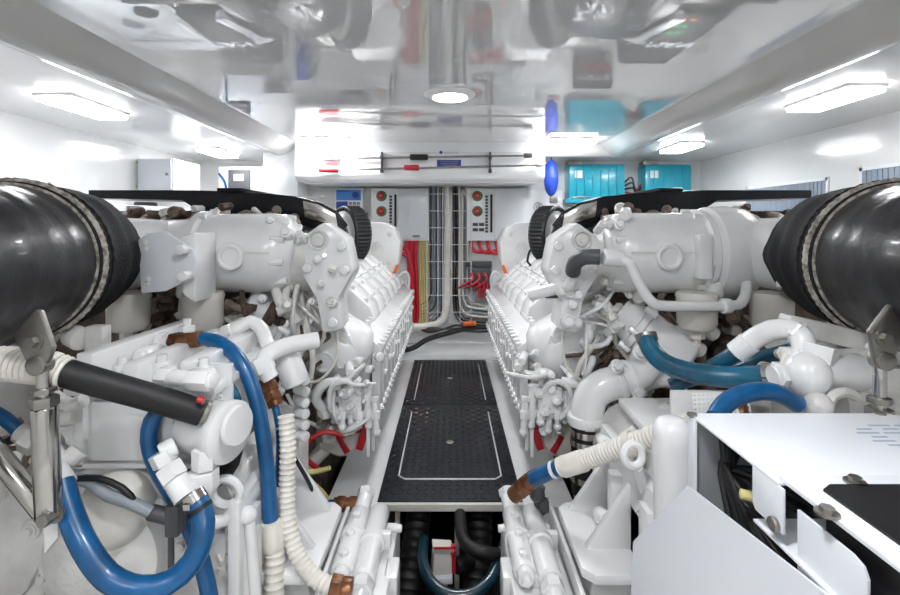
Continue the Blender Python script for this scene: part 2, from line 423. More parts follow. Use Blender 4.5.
# turquoise chargers at the rear right
def charger(x0, x1, z0, z1, n, label, bulge):
    y = 4.50
    t = empty('battery_charger', ((x0+x1)/2, 4.6, z0), label, 'charger', 'turquoise chargers')
    build('casing', MB().bb(x0, x1, y, YB+.004, z0, z1, .03 if bulge else .008), 'tealp', t)
    b = MB()
    for k in range(n):
        x = x0+(x1-x0)*(k+.9)/(n+.9); b.bb(x-.004, x+.004, y-.012, y+.01, z0+.02, z1-.02, .002)
    build('fin', b, 'tealp', t)
    build('top_bracket', MB().bb(x0-.02, x0+.12, y-.01, y+.1, z1-.005, z1+.03, .004), 'steel', t)
    build('rating_label', MB().bb(x0+.05, x0+.12, y-.008, y+.002, z1-.13, z1-.06), 'cabinet', t)
    return t
c = charger(1.12, 1.64, 1.40, 1.72, 6, 'turquoise ribbed charger nearer the white locker and blue bag', False)
build('foot', MB().bb(1.10, 1.60, 4.49, 4.69, 1.36, 1.40, .004), 'tealp', c)
charger(1.83, 2.27, 1.36, 1.72, 4, 'turquoise rounded charger nearer the right wall', True)
for k in range(4):
    tag(build('charger_cable', MB().tube([(1.66, 4.6, 1.55-.03*k), (1.72+.01*k, 4.55, 1.6-.05*k), (1.76, 4.57, 1.5-.02*k), (1.83, 4.6, 1.45+.03*k)], .009, 7), ['dgrey', 'brown', 'matte', 'redp'][k]),
        ['charcoal', 'brown', 'black', 'red'][k]+' cable looped between the two turquoise chargers', 'cable')
# blue bag
t = tag(build('blue_bag', MB().ball((.905, 4.3, 1.57), 1, (.065, .07, .165), 20), 'bluev'), 'royal blue padded bag hanging at the right end of the white locker', 'bag')
build('strap', MB().tube([(.905, 4.3, 1.73), (.91, 4.3, 1.80), (.905, 4.32, 1.835)], .006, 6), 'bluev', t)
build('seam', MB().box((.905, 4.232, 1.57), (.05, .008, .012), (0, .5, 0), .003), 'signb', t)

# ------------------------------------------------------------------ rear wall electrics
def panel(x0, x1, z0, z1, label, minis):
    y = 4.56
    t = empty('starter_cabinet', ((x0+x1)/2, 4.63, z0), label, 'electrical panel', 'starter panels on the rear wall')
    build('body', MB().bb(x0, x1, y, YB-.004, z0, z1, .008), 'cabinet', t)
    xm = x0+(x1-x0)*.47
    build('door', MB().bb(xm, x1-.012, y-.02, y, z0+.012, z1-.012, .006), 'sheet', t)
    for k in range(2):
        cx, cz = x0+.10, z1-.075-.145*k
        l = build('push_button', MB().cyl((cx, y, cz), (cx, y-.012, cz), .05, n=24, bev=.003), 'green', t)
        build('button_cap', MB().lathe((cx-.004, y-.01, cz+.002), (0, -1, 0), [(0, .036), (.016, .031), (.02, .02)], 20), 'redp', l)
        build('button_mark', MB().bb(cx-.016, cx+.012, y-.034, y-.028, cz-.008, cz+.012, .001), 'orange', l)
    for q in range(2):
        b = MB()
        for k in range(12): b.bb(x0+.175+q*.045, x0+.200+q*.045, y-.014, y, z1-.07-k*.03-.022, z1-.07-k*.03, .002)
        if q: b = MB().bb(x0+.222, x0+.242, y-.012, y, z1-.42, z1-.06, .002)
        build('breaker_row', b, 'matte' if q else 'dgrey', t)
    if minis:
        for k in range(4): build('meter', MB().bb(x0+.055+(k % 2)*.06, x0+.105+(k % 2)*.06, y-.008, y, z0+.09+(k//2)*.05, z0+.12+(k//2)*.05, .002), 'dgrey', t)
    build('badge', MB().ball((x1-.12, y-.021, z0+.045), 1, (.04, .004, .013)), 'label', t)
panel(-.75, -.20, 1.00, 1.50, 'white panel with two red buttons on the left of the conduit', False)
panel(.16, .72, 1.00, 1.50, 'white panel with two red buttons and small meters right of the conduit', True)
t = tag(build('blank_panel', MB().bb(.725, 1.08, 4.60, YB-.004, .55, 1.48, .006), 'cabinet'), 'blank white panel with a round emblem beside the right control panel', 'panel')
build('emblem', MB().torus((.845, 4.597, 1.32), (0, 1, 0), .042, .0035, 24, 6).torus((.845, 4.597, 1.32), (0, 1, 0), .02, .003, 16, 6).bb(.82, .87, 4.594, 4.6, 1.317, 1.323).bb(.852, .858, 4.594, 4.6, 1.29, 1.35), 'label', t)
build('bolt_plate', MB().bb(.955, 1.03, 4.59, 4.602, 1.36, 1.43, .004).bb(.945, 1.05, 4.585, 4.6, 1.325, 1.335), 'steel', t)
build('warning_strip', MB().bb(.93, 1.06, 4.594, 4.602, 1.29, 1.305), 'redp', t)
t = empty('display_unit', (-.965, 4.6, 1.30), 'blue screen instrument on the rear wall left of the control panel', 'display')
build('bezel', MB().bb(-1.10, -.83, 4.58, 4.69, 1.29, 1.50, .006), 'cabinet', t)
s_ = build('screen', MB().bb(-1.085, -.85, 4.574, 4.582, 1.385, 1.485), 'screen', t)
build('screen_mark', MB().cyl((-.90, 4.575, 1.435), (-.90, 4.570, 1.435), .032, n=20).bb(-1.07, -.95, 4.570, 4.575, 1.465, 1.475), 'signb', s_)
k_ = build('keypad', MB().bb(-1.085, -.975, 4.574, 4.582, 1.305, 1.375), 'signb', t)
for i in range(3):
    for j in range(2): build('key', MB().bb(-.965+i*.038, -.935+i*.038, 4.574, 4.582, 1.31+j*.034, 1.335+j*.034, .002), 'label', t)
build('shelf_bar', MB().bb(-1.0, -.80, 4.55, 4.69, 1.245, 1.27, .003), 'dgrey', t)

# backing board behind cables
tag(build('cable_backboard', MB().bb(-.74, .74, 4.675, YB+.002, .0, 1.0), 'cabinet'), 'pale backing board on the rear wall behind the cables', 'board')
def cablerun(name, pts, r, m, label, cat, group=None, n=8):
    return tag(build(name, MB().tube(pts, r, n, .03), m), label, cat, group)
for k in range(3):
    x = -.415+k*.042
    cablerun('red_cable', [(x+.01, 4.585, 1.0), (x, 4.58, .93), (x+.03*(k < 1), 4.59, .75), (x+.02, 4.6, .35), (x, 4.6, .2)], .023, 'red', 'thick red cable dropping from the left control panel', 'cable', 'red cables under the left panel')
for k in range(2):
    z = .93-.05*k
    cablerun('red_cable', [(-.45-.02*k, 4.56, z+.0), (-.40, 4.545, z-.03), (-.375+.02*k, 4.545, z-.2), (-.375+.02*k, 4.55, .3)], .02, 'red', 'red cable curving out of the engine end beside the straight red cables', 'cable', 'curved red cables')
for k in range(4):
    x = -.285+k*.024
    cablerun('yellow_cable', [(x, 4.6, 1.0), (x, 4.59, .8), (x-.006, 4.6, .5), (x, 4.6, .2)], .012, 'yellow', 'pale yellow cable dropping from the left control panel', 'cable', 'yellow cables under the left panel')
for k in range(8):
    x = -.185+k*.018; z = .38-k*.026
    q = .10+.012*k
    cablerun('grey_cable', [(x, 4.62, 1.52), (x, 4.61, 1.2), (x+.004*math.sin(k), 4.60, .8), (x, 4.60, z+q), (x-.05, 4.60, z+.03), (x-.14, 4.60, z-.005), (-.52, 4.60, z-.02), (-.75, 4.6, z-.02)], .0095, 'grey' if k % 3 else 'dgrey', 'grey cable in the bundle left of the white conduit, turning left at the bottom', 'cable', 'grey cables left of the conduit')
for k in range(8):
    x = .035+k*.019; z = .20+.026*k
    q = .10+.012*(8-k)
    cablerun('wall_cable', [(x*.9, 4.62, 1.52), (x, 4.60, 1.3), (x+.004*math.sin(2*k), 4.60, .8), (x, 4.60, z+q), (x+.05, 4.60, z+.03), (x+.14, 4.60, z), (.5, 4.60, z-.02), (.75, 4.6, z-.02)], .0095, ['dgrey', 'matte', 'brown', 'corr', 'grey', 'dgrey', 'grey', 'corr'][k], ['charcoal', 'black', 'brown', 'white', 'grey', 'charcoal', 'grey', 'white'][k]+' cable in the bundle right of the white conduit', 'cable', 'cables right of the conduit')
cablerun('conduit', [(-.03, 4.60, 1.52), (-.02, 4.58, 1.2), (-.03, 4.57, .6), (-.035, 4.57, .38), (-.08, 4.56, .24), (-.2, 4.56, .19), (-.45, 4.56, .18), (-.7, 4.56, .18)], .036, 'corr', 'thick white conduit running down the middle of the rear wall', 'conduit', None, 12)
cablerun('white_cable', [(.30, 4.62, 1.0), (.135, 4.6, 1.47), (.12, 4.59, 1.3), (.12, 4.59, .6), (.14, 4.59, .42), (.2, 4.59, .36), (.5, 4.59, .34)], .011, 'corr', 'white cable looping over the corner of the right control panel', 'cable')
for k in range(3):
    cablerun('grommet_cable', [(-.35+.04*k, 4.56, .20-.02*k), (-.2, 4.53, .14+.02*k), (-.05, 4.53, .17), (.1+.1*k, 4.54, .2-.03*k), (.55, 4.56, .14+.02*k)], .011, ['matte', 'brown', 'dgrey'][k], ['black', 'brown', 'charcoal'][k]+' loose cable crossing low on the rear wall', 'cable')
# wire tray
b = MB()
for k in range(8): b.bb(-.22, .20, 4.545, 4.552, .32+k*.16, .327+k*.16)
for x in (-.22, -.115, -.07, .015, .095, .20): b.bb(x-.0035, x+.0035, 4.548, 4.556, .20, 1.50)
for x in (-.22, .20):
    for k in range(4): b.bb(x-.003, x+.003, 4.55, 4.68, .32+k*.32, .327+k*.32)
tag(build('wire_tray', b, 'sheet'), 'white wire mesh tray holding the cables on the rear wall', 'cable tray')
# red cables under right panel and terminal box
for k in range(4):
    x = .20+.08*k
    cablerun('red_cable', [(x, 4.60, 1.0), (x+.01, 4.57, .93), (x+.06, 4.57, .895-.008*k), (x+.2, 4.58, .90), (x+.45, 4.6, .92)], .017, 'red', 'red cable bending right just below the right control panel', 'cable', 'red cables under the right panel')
t = empty('terminal_box', (.27, 4.62, .46), 'dark terminal box with red cables below the right control panel', 'terminal box')
build('base', MB().bb(.15, .40, 4.60, 4.68, .52, .80, .005), 'label', t)
build('block', MB().bb(.17, .39, 4.56, 4.60, .55, .74, .004), 'dgrey', t)
build('cover', MB().bb(.15, .40, 4.58, 4.66, .745, .80, .004), 'dgrey', t)
build('lower_block', MB().bb(.24, .40, 4.57, 4.66, .42, .52, .004), 'label', t)
for k in range(3):
    b_ = build('stud', MB().cyl((.21+.06*k, 4.57, .68), (.21+.06*k, 4.545, .68), .02, n=12, bev=.004), 'redp', t)
for k in range(3):
    x = .205+.065*k
    cablerun('red_lead', [(x, 4.55, .68), (x+.01, 4.53, .64), (x-.05, 4.53, .60-.01*k), (x-.12, 4.56, .55)], .011, 'red', 'short red lead curling from a stud of the dark terminal box', 'cable', 'red leads of the terminal box')
for k in range(4):
    x = .27+.035*k
    cablerun('red_lead', [(x, 4.56, .60), (x+.015, 4.535, .56), (x, 4.54, .50), (x, 4.56, .46)], .011, 'red', 'red lead entering the lower block of the terminal box', 'cable', 'lower red leads of the terminal box')
# black hose over the rear floor
t = cablerun('black_hose', [(-.75, 4.25, .10), (-.40, 4.28, .035), (-.2, 4.33, .12), (0, 4.42, .16), (.2, 4.48, .19), (.5, 4.5, .20)], .024, 'matte', 'black hose crossing low in front of the rear wall', 'hose')
tag(build('cable_connector', MB().cyl((.12, 4.44, .235), (.24, 4.45, .24), .022, n=14, bev=.005), 'orange'), 'orange connector lying on the black hose at the rear wall', 'connector')

# equipment hidden from direct view, seen in the glossy ceiling
for s, nm in ((-1, 'left'), (1, 'right')):
    t = empty('control_box', (s*1.54, 3.4, 1.0), 'black control box on top of the '+nm+' engine, mirrored in the ceiling', 'control box')
    build('casing', MB(s).bb(1.34, 1.74, 2.92, 3.86, .96, 1.225, .012), 'matte', t)
    build('lid', MB(s).bb(1.36, 1.72, 2.94, 3.84, 1.225, 1.24, .004), 'matte', t)
    build('lid_strip', MB(s).bb(1.42, 1.62, 3.70, 3.74, 1.238, 1.246, .002), 'dgrey', t)
    text('lettering', 'MAN', (s*1.57, 3.42, 1.243), .15, 'sheet', t, (0, 0, 0))
    if s > 0:
        for i in range(2):
            for k in range(3): build('indicator', MB().cyl((1.46+.06*i, 3.0+.10*k, 1.24), (1.46+.06*i, 3.0+.10*k, 1.25), .018, n=10), 'ledg' if k else 'ledr', t)
tag(build('header_tank', MB().prism([(-2.35, .75), (-2.35, 1.2), (-2.2, 1.26), (-1.7, 1.26), (-1.6, 1.15), (-1.6, .75)], 'y', 2.62, 3.5, .02), 'sheet'), 'white header tank outboard of the left engine, mirrored in the ceiling', 'tank')
ht = bpy.data.objects['header_tank']
build('filler_cap', MB().cyl((-1.80, 2.84, 1.25), (-1.80, 2.84, 1.285), .06, n=20, bev=.008), 'matte', ht)
build('rating_label', MB().box((-2.0, 3.03, 1.262), (.12, .12, .004), (0, 0, .7)), 'label', ht)
build('lid_seam', MB().bb(-1.66, -1.655, 2.66, 3.46, 1.22, 1.232).bb(-2.2, -1.7, 3.30, 3.305, 1.256, 1.263), 'dgrey', ht)
tag(build('blue_cylinder', MB().lathe((-1.42, 4.645, .76), (0, 0, 1), [(0, .055), (.01, .06), (.33, .06), (.36, .05), (.37, .02)], 20).bb(-1.44, -1.40, 4.64, YB+.002, .85, .88), 'bluev'), 'blue cylinder at the rear wall behind the left engine', 'cylinder')
t = tag(build('breaker_board', MB().bb(1.20, 1.56, 4.62, YB-.004, .86, 1.20, .005), 'dgrey'), 'dark breaker board on the rear wall behind the right engine', 'breaker board')
for k in range(4): build('switch', MB().bb(1.24+.08*k, 1.29+.08*k, 4.60, 4.62, 1.08, 1.14, .003), 'label', t)
for k in range(4): build('lead', MB().tube([(1.25+.08*k, 4.6, 1.06), (1.28+.08*k, 4.58, 1.02), (1.24+.08*k, 4.6, .98)], .01, 6), 'red', t)

w = lambda pts: [W(*p) for p in pts]
# ------------------------------------------------------------------ the engines
def engine(s):
    side = 'left' if s < 0 else 'right'
    e = empty('marine_engine', (s*1.0, 3.0, -.05), 'white diesel engine on the '+side+' of the walkway with dark hood', 'engine')
    m = lambda: MB(s)
    def B(name, mb, mt='white', parent=None): return build(name, mb, mt, parent or e)
    B('engine_block', m().prism([(.345, .30), (.345, .56), (.44, .62), (.76, .86), (1.45, .95), (1.75, .8), (1.75, .3), (1.4, -.05), (.7, -.05), (.6, .25)], 'y', 2.2, 3.95, .015), 'cast')
    B('gear_case', m().prism([(.62, .0), (.60, .70), (.8, .88), (1.5, .9), (1.75, .6), (1.6, .0)], 'y', 2.08, 2.22, .02), 'brown')  # brown casting, darkened so its colour carries the shade of the recess
    # side cover with scalloped bolt flanges along the walkway
    b = m().bb(.308, .345, 2.12, 3.95, .33, .565, .004)
    n = 25
    for k in range(n):
        y = 2.14+k*.0745
        for z in (.335, .56): b.cyl((.345, y, z), (.300, y, z), .020, n=10, bev=.003); b.cyl((.302, y, z), (.292, y, z), .009, n=6)
    for k in range(12): b.bb(.303, .312, 2.20+k*.148, 2.225+k*.148, .37, .53, .003)
    for k in range(12): b.cyl((.31, 2.285+k*.148, .45+.03*(k % 2)), (.298, 2.285+k*.148, .45+.03*(k % 2)), .016, n=8)
    B('side_cover', b)
    b = m().prism([(.302, .575), (.302, .60), (.395, .675), (.43, .67), (.38, .575)], 'y', 2.14, 3.95, .006)
    for k in range(n):
        y = 2.16+k*.0735
        b.cyl((.312, y, .59), (.308, y, .622), .017, n=8, bev=.003); b.cyl((.398, y, .66), (.394, y, .694), .015, n=8, bev=.003)
    B('rail_flange', b)
    B('sump_rail', m().bb(.315, .40, 2.12, 3.95, .27, .32, .006), 'white')
    # six head covers climbing away from the walkway
    for k in range(6):
        y = 2.52+k*.245
        hc = B('head_cover', m().prism([(.375, .665), (.40, .735), (.60, .915), (.70, .94), (.78, .90), (.78, .8), (.48, .63)], 'y', y-.105, y+.105, .014))
        b = m()
        for dy in (-.07, .07):
            b.bolt((.50, y+dy, .826), (-.67, 0, .74), .012, .016); b.bolt((.43, y+dy, .765), (-.67, 0, .74), .010, .014)
        b.box((.53, y, .855), (.012, .20, .022), (0, -.73, 0), .003)
        B('cover_clamp', b, 'white', hc)
        B('injector_pipe', m().tube([(.66, y-.03, .93), (.70, y-.04, .97), (.78, y-.04, .97), (.82, y-.03, .9)], .010, 8), 'white', hc)
    # valley ducts
    B('intake_manifold', m().tube([(.98, 2.3, 1.02), (.97, 2.8, 1.03), (.97, 3.3, 1.03), (.95, 3.8, 1.0)], .11, 18, .06), 'cast')
    for k in range(5): B('intake_runner', m().tube([(.97, 2.55+k*.28, 1.0), (.86, 2.55+k*.28, .98), (.76, 2.55+k*.28, .88)], .045, 12, .03), 'cast')
    # rear duct box beside the filter
    d = B('rear_duct', m().prism([(.44, .78), (.40, .84), (.385, 1.02), (.43, 1.13), (.52, 1.17), (.78, 1.17), (.82, 1.0), (.72, .78)], 'y', 3.72, 3.98, .02))
    b = m()
    for z in (.86, 1.08): b.bolt((.47, 3.72, z), (0, -1, 0), .014, .014)
    b.cyl((.56, 3.72, .97), (.56, 3.705, .97), .05, n=20, bev=.004)
    B('access_plate', b, 'cast', d)
    B('warning_tag', m().prism([(.42, .77), (.395, .83), (.415, .845), (.44, .785)], 'y', 3.69, 3.71), 'orange', d)
    B('vent_pipe', m().tube([(.345, 3.95, .60), (.335, 3.90, .72), (.36, 3.88, .77), (.41, 3.86, .74), (.43, 3.84, .66)], .012, 8))
    # pleated air filter
    ax = V((.74, -.67, 0)).normalized(); c = V((.69, 3.36, 1.085))
    f = B('air_filter', m().lathe(c-ax*.04, ax, [(0, .17), (.004, .192), (.02, .192), (.085, .192), (.098, .188), (.102, .16)], 144, .045, 48), 'matte')
    B('filter_cap', m().lathe(c+ax*.062, ax, [(0, .165), (.012, .160), (.02, .12), (.03, .11), (.034, .03)], 32), 'white', f)
    B('filter_rim', m().torus(c+ax*.066, ax, .182, .014, 40, 8), 'matte', f)
    B('filter_band', m().torus(c-ax*.036, ax, .185, .012, 40, 8), 'dgrey', f)
    if s > 0: B('sensor_wire', m().tube([(.60, 3.3, .99), (.55, 3.28, .98), (.53, 3.28, .90), (.57, 3.27, .86)], .008, 6), 'matte', f)
    # hood
    up = [(.50, 1.150), (.55, 1.215), (.64, 1.262), (.76, 1.292), (.95, 1.312), (1.26, 1.322)]
    dn = [(1.26, 1.215), (1.0, 1.195), (.80, 1.165), (.66, 1.13), (.555, 1.085)]
    hb = m().prism(up+dn, 'y', 2.36, 3.16, .006)
    for v in hb.bm.verts:
        if v.co.x < 1.4: v.co.x += .24*(v.co.y-2.36)*(1.4-v.co.x)/.9
    h = B('hood', hb, 'hood')
    B('hood_ridge', m().bb(1.02, 1.14, 2.345, 3.05, 1.314, 1.332, .005), 'hood', h)
    B('hood_wing', m().prism([(1.24, 1.322), (1.78, 1.322), (1.78, 1.282), (1.32, 1.272), (1.24, 1.22)], 'y', 2.362, 2.62, .004), 'hood', h)
    B('hood_bracket', m().prism([(.50, 1.06), (.535, 1.16), (.56, 1.17), (.60, 1.05), (.575, 1.05), (.55, 1.11), (.525, 1.05)], 'y', 2.42, 2.46, .003), 'matte', h)
    B('end_cap', m().prism([(.545, 1.128), (.56, 1.205), (.64, 1.25), (.72, 1.27), (.71, 1.19), (.62, 1.163)], 'y', 2.345, 2.362, .003), 'chrome', h)  # chrome piece stands in for the silver reflections at the hood's inner end
    text('lettering', 'V12', (s*.86, 2.80, 1.306), .17, 'sheet', h, (0, s*-.06, PI), .003)
    z_ = m().box((1.27, 2.94, 1.335), (.07, .34, .012), (0, 0, .35)).box((1.21, 3.12, 1.33), (.15, .05, .012), (0, 0, .5)).box((1.33, 2.80, 1.31), (.07, .02, .06), (0, 0, .35))
    B('strap_bracket', z_, 'sheet', h)
    # rows of caps and pipes between hood and turbocharger
    b = m()
    for k in range(9):
        x = .72+k*.115; b.tube([(x, 2.2, 1.10), (x+.02, 2.25, 1.17), (x+.05, 2.4, 1.19)], .024+.008*(k % 3), 10); b.cyl((x-.02, 2.1, 1.14), (x-.01, 2.2, 1.16), .028, n=10, bev=.005)
    B('pipe_row', b, 'grime_shade')
    B('under_hood_bracket', m().bb(.75, 1.7, 2.42, 2.46, 1.05, 1.22).bb(.75, 1.75, 2.5, 3.4, 1.17, 1.2), 'brown')  # brown upright and flat plates under the hood
    # turbocharger
    tc = V((.62, 1.90, 1.04)); X = (1, 0, 0)
    if s > 0: pr = [(-.02, .09), (0, .13), (.03, .152), (.07, .158), (.33, .158), (.34, .172), (.36, .172), (.37, .160), (.385, .180), (.46, .184), (.52, .176), (.56, .14), (.58, .10)]
    else: pr = [(-.02, .09), (0, .13), (.03, .150), (.07, .156), (.30, .154), (.32, .150), (.33, .165), (.355, .165), (.36, .135), (.5, .13), (.58, .10)]
    t = B('turbocharger', m().lathe(tc, X, pr, 44), 'white')
    b = m().torus((.795, 1.738, 1.035), (0, 1, 0), .040, .011, 28, 8).cyl((.795, 1.76, 1.035), (.795, 1.736, 1.035), .034, n=24)
    B('boss', b, 'white', t)
    B('seam', m().bb(.66, .745, 1.739, 1.75, 1.047, 1.052).bb(.845, .93, 1.739, 1.75, 1.047, 1.052), 'plast', t)
    if s > 0: B('mounting_pad', m().box((.915, 1.738, 1.035), (.05, .05, .16), None, .008).bolt((.92, 1.715, 1.095), (0, -1, 0), .008, .004).bolt((.917, 1.715, .975), (0, -1, 0), .008, .004), 'white', t)
    b = m()
    for k in range(10):
        a = 2*PI*k/10+.2; q = V((0, math.cos(a), math.sin(a)))
        b.cyl(tc+V((.305, 0, 0))+q*.164, tc+V((.335, 0, 0))+q*.164, .012, n=6); b.cyl(tc+V((-.005, 0, 0))+q*.135, tc+V((.045, 0, 0))+q*.143, .013, n=8, bev=.003)
    B('flange_bolt', b, 'white', t)
    B('oil_nipple', m().lathe((.98, 1.80, .93), (.2, -.3, -1), [(0, .04), (.05, .03), (.06, .02)], 14), 'white', t)
    B('turbo_outlet', m().tube([(1.08, 1.9, 1.04), (1.16, 1.84, 1.045), (1.235, 1.68, 1.045), (1.26, 1.6, 1.045)], lambda q: .125+.012*q, 24, .03), 'white', t)
    if s > 0:
        B('outlet_flange', m().prism([(1.105, 1.0), (1.10, .94), (1.14, .93), (1.155, .97), (1.16, 1.12), (1.14, 1.15), (1.11, 1.14)], 'y', 1.60, 1.625, .006).cyl((1.125, 1.605, .955), (1.125, 1.59, .955), .012, n=12), 'white', t)
    else:
        pl = [W(p[0], p[1], 1.58) for p in ((139, 240), (148, 233), (166, 231), (194, 250), (197, 262), (195, 277), (166, 291), (142, 293))]
        q = B('heat_shield', m().prism([(-p.x, p.z) for p in pl], 'y', 1.575, 1.587, .003), 'sheet')
        b = m()
        for p in ((145, 243), (145, 249), (147, 279), (147, 284)): w = W(*p, 1.575); b.bolt((-w.x, 1.575, w.z), (0, -1, 0), .007, .006)
        for p in ((187, 249), (189, 275)): w = W(*p, 1.575); b.cyl((-w.x, 1.575, w.z), (-w.x, 1.53, w.z), .016, n=14, bev=.004)
        B('shield_bolt', b, 'white', q)
        q = [W(p[0], p[1], 1.66) for p in ((190, 236), (204, 232), (204, 300), (192, 292))]
        B('shield_flange', m().prism([(-p.x, p.z) for p in q], 'y', 1.6, 1.75, .008), 'white', t)
    # inner elbow castings and plates at the walkway corner
    el = B('air_elbow', m().tube([(.66, 1.90, 1.03), (.60, 1.96, 1.00), (.575, 2.12, .965), (.66, 2.4, .96), (.82, 2.75, .97), (.92, 3.1, 1.0)], .112, 22, .03), 'cast')
    b = m()
    for y, xx in ((2.1, .575), ):
        b.lathe((xx, y, .968), (.25, 1, 0), [(-.03, .122), (-.02, .134), (.02, .134), (.03, .122)], 24)
    B('elbow_flange', b, 'white', el)
    pts = [(300, 238), (322, 222), (346, 238), (353, 272), (338, 300), (342, 330), (322, 334), (316, 300), (302, 276)]
    y0 = 1.84
    pl = [W(p[0], p[1], y0) for p in pts]
    cp = B('corner_casting', m().prism([(-p.x, p.z) for p in pl], 'y', y0, y0+.16, .018), 'white')
    w = W(318, 240, y0)
    B('boss', m().torus((-w.x, y0, w.z), (0, 1, 0), .034, .007, 24, 8).cyl((-w.x, y0, w.z), (-w.x, y0-.012, w.z), .026, n=20, bev=.003).bolt((-w.x, y0-.012, w.z), (0, -1, 0), .012, .008), 'cast', cp)
    b = m()
    for p in ((308, 268), (345, 270), (333, 322), (342, 246)): w = W(*p, y0); b.cyl((-w.x, y0+.01, w.z), (-w.x, y0-.02, w.z), .018, n=14, bev=.004)
    B('casting_bolt', b, 'white', cp)
    # rounded exhaust casting on the walkway side
    g = B('exhaust_casting', m().lathe((.36, 2.13, .56), (.93, -.05, .36), [(0, .05), (.015, .10), (.04, .128), (.09, .142), (.26, .145), (.36, .135), (.40, .11), (.42, .06)], 32), 'white')
    B('casting_port', m().torus((.52, 1.985, .585), (0, 1, 0), .038, .011, 24, 8).cyl((.52, 2.02, .585), (.52, 1.98, .585), .03, n=20), 'white', g)
    B('casting_rib', m().box((.56, 2.02, .73), (.30, .05, .05), (0, -.45, 0), .012).box((.45, 2.05, .68), (.06, .10, .16), (0, .5, 0), .014), 'white', g)
    B('front_web', m().prism([(.36, .40), (.34, .62), (.42, .72), (.66, .86), (.70, .6), (.62, .42)], 'y', 2.12, 2.22, .02), 'cast')
    # diagonal oil canister
    a = V((.80, 1.93, .83)) if s < 0 else V((.88, 1.80, .64)); z = V((.60, 1.97, .70)) if s < 0 else V((.68, 1.92, .80))
    L = (z-a).length
    c_ = B('oil_canister', m().lathe(a, z-a, [(-.02, .05), (-.008, .082), (.0, .088), (L*.6, .088), (L*.62, .098), (L*.7, .098), (L*.72, .088), (L, .07)], 30), 'white')
    b = m(); dd = (z-a).normalized()
    _, u_, v_ = frame(dd)
    for k in range(6): 
        an = PI*k/3; q = a+dd*L*.66+(u_*math.cos(an)+v_*math.sin(an))*.098
        b.cyl(q-dd*.02, q+dd*.03, .014, n=8, bev=.003)
    B('canister_lug', b, 'white', c_)
    # fuel bowls below the turbocharger
    for x, y in ((.905, 1.76), (1.165, 1.74)):
        f = B('filter_bowl', m().lathe((x, y, .905), (0, 0, -1), [(0, .068), (.015, .074), (.03, .070), (.115, .068), (.135, .055), (.14, .025)], 24), 'plast')
        B('drain_stem', m().cyl((x, y, .77), (x, y, .735), .028, n=6).cyl((x, y, .74), (x, y, .70), .014, n=10).cyl((x, y, .715), (x, y, .705), .022, n=8), 'plast', f)
    # brownish pipework in the recess below the turbocharger
    rnd = random.Random(5 if s < 0 else 11)
    for k in range(12):
        x = rnd.uniform(.68, 1.35); z0 = rnd.uniform(.3, .8); y = rnd.uniform(1.82, 2.0)
        pts = [V((x, y, z0))]
        for j in range(4): pts.append(pts[-1]+V((rnd.uniform(-.13, .13), rnd.uniform(-.05, .05), rnd.uniform(-.11, .09))))
        for p in pts: p.x = min(max(p.x, .66), 1.4); p.y = min(max(p.y, 1.8), 2.02); p.z = max(p.z, .2)
        B('lube_pipe', m().tube(pts, rnd.choice((.008, .012, .018, .022)), 8), rnd.choice(('grime_shade', 'brown', 'brown', 'matte', 'plast')))
    b = m()
    for k in range(20):
        x, z = rnd.uniform(.66, 1.5), rnd.uniform(.25, .85); r = rnd.uniform(.015, .045)
        b.cyl((x, 2.04, z), (x, rnd.uniform(1.94, 2.0), z), r, n=rnd.choice((6, 12, 16)), bev=.004)
        if rnd.random() < .5: b.box((x+.05, 2.0, z+.03), (rnd.uniform(.03, .09), .05, rnd.uniform(.03, .08)), (0, rnd.uniform(-.6, .6), 0), .006)
    B('gear_case_boss', b, 'grime_shade')
    B('gear_cover', m().lathe((1.12, 2.04, .62), (0, -1, 0), [(0, .20), (.03, .20), (.05, .18), (.06, .06), (.09, .05), (.1, .02)], 32), 'brown')
    b = m()
    for k in range(7): b.box((.75+.1*k, 1.98, .48+.05*(k % 3)), (.07, .07, .05), (0, .3*k, .2*k), .01)
    B('sender_block', b, 'grime_shade')
    # cluster of white fittings at the foot of the casting
    rr = random.Random(3)
    cl = B('fuel_block', m().bb(.335, .47, 1.94, 2.10, .36, .46, .012).bb(.36, .44, 1.90, 1.96, .40, .50, .01), 'white')
    for k in range(6):
        x = .29+.034*k; y = 1.90+.02*(k % 2)
        B('union_pipe', m().cyl((x, y, .33+.02*(k % 3)), (x+.012, y+.02, .46+.02*((k*2) % 3)), .013+.003*(k % 2), n=12, bev=.003).hexn((x+.004, y+.006, .38), (x+.006, y+.01, .41), .021).hexn((x+.010, y+.016, .445), (x+.012, y+.02, .465), .019).ball((x, y, .33+.02*(k % 3)), .017), 'white', cl)
    B('union_elbow', m().tube([(.50, 1.93, .40), (.53, 1.90, .46), (.50, 1.89, .52), (.44, 1.9, .53)], .020, 10).hexn((.50, 1.93, .38), (.505, 1.925, .415), .027), 'white', cl)
    B('bracket_strip', m().bb(.30, .315, 1.93, 1.95, .24, .45, .003).bb(.32, .335, 1.92, 1.94, .22, .38, .003), 'white', cl)
    B('loop_pipe', m().tube([(.36, 1.9, .48), (.40, 1.87, .54), (.46, 1.87, .52), (.47, 1.88, .44), (.43, 1.88, .39)], .011, 8), 'white', cl)
    rp = B('red_bracket', m().box((.40, 1.99, .30), (.16, .03, .025), (0, .25, 0), .005).box((.36, 1.98, .27), (.03, .03, .09), (0, -.3, 0), .005).box((.44, 1.98, .25), (.025, .03, .08), (0, .5, 0), .005), 'redp')
    B('pump_body', m().lathe((.45, 2.06, .27), (.1, -1, 0), [(0, .08), (.06, .085), (.08, .07), (.09, .03)], 20).cyl((.52, 2.0, .22), (.62, 2.0, .12), .03, n=12), 'plast')
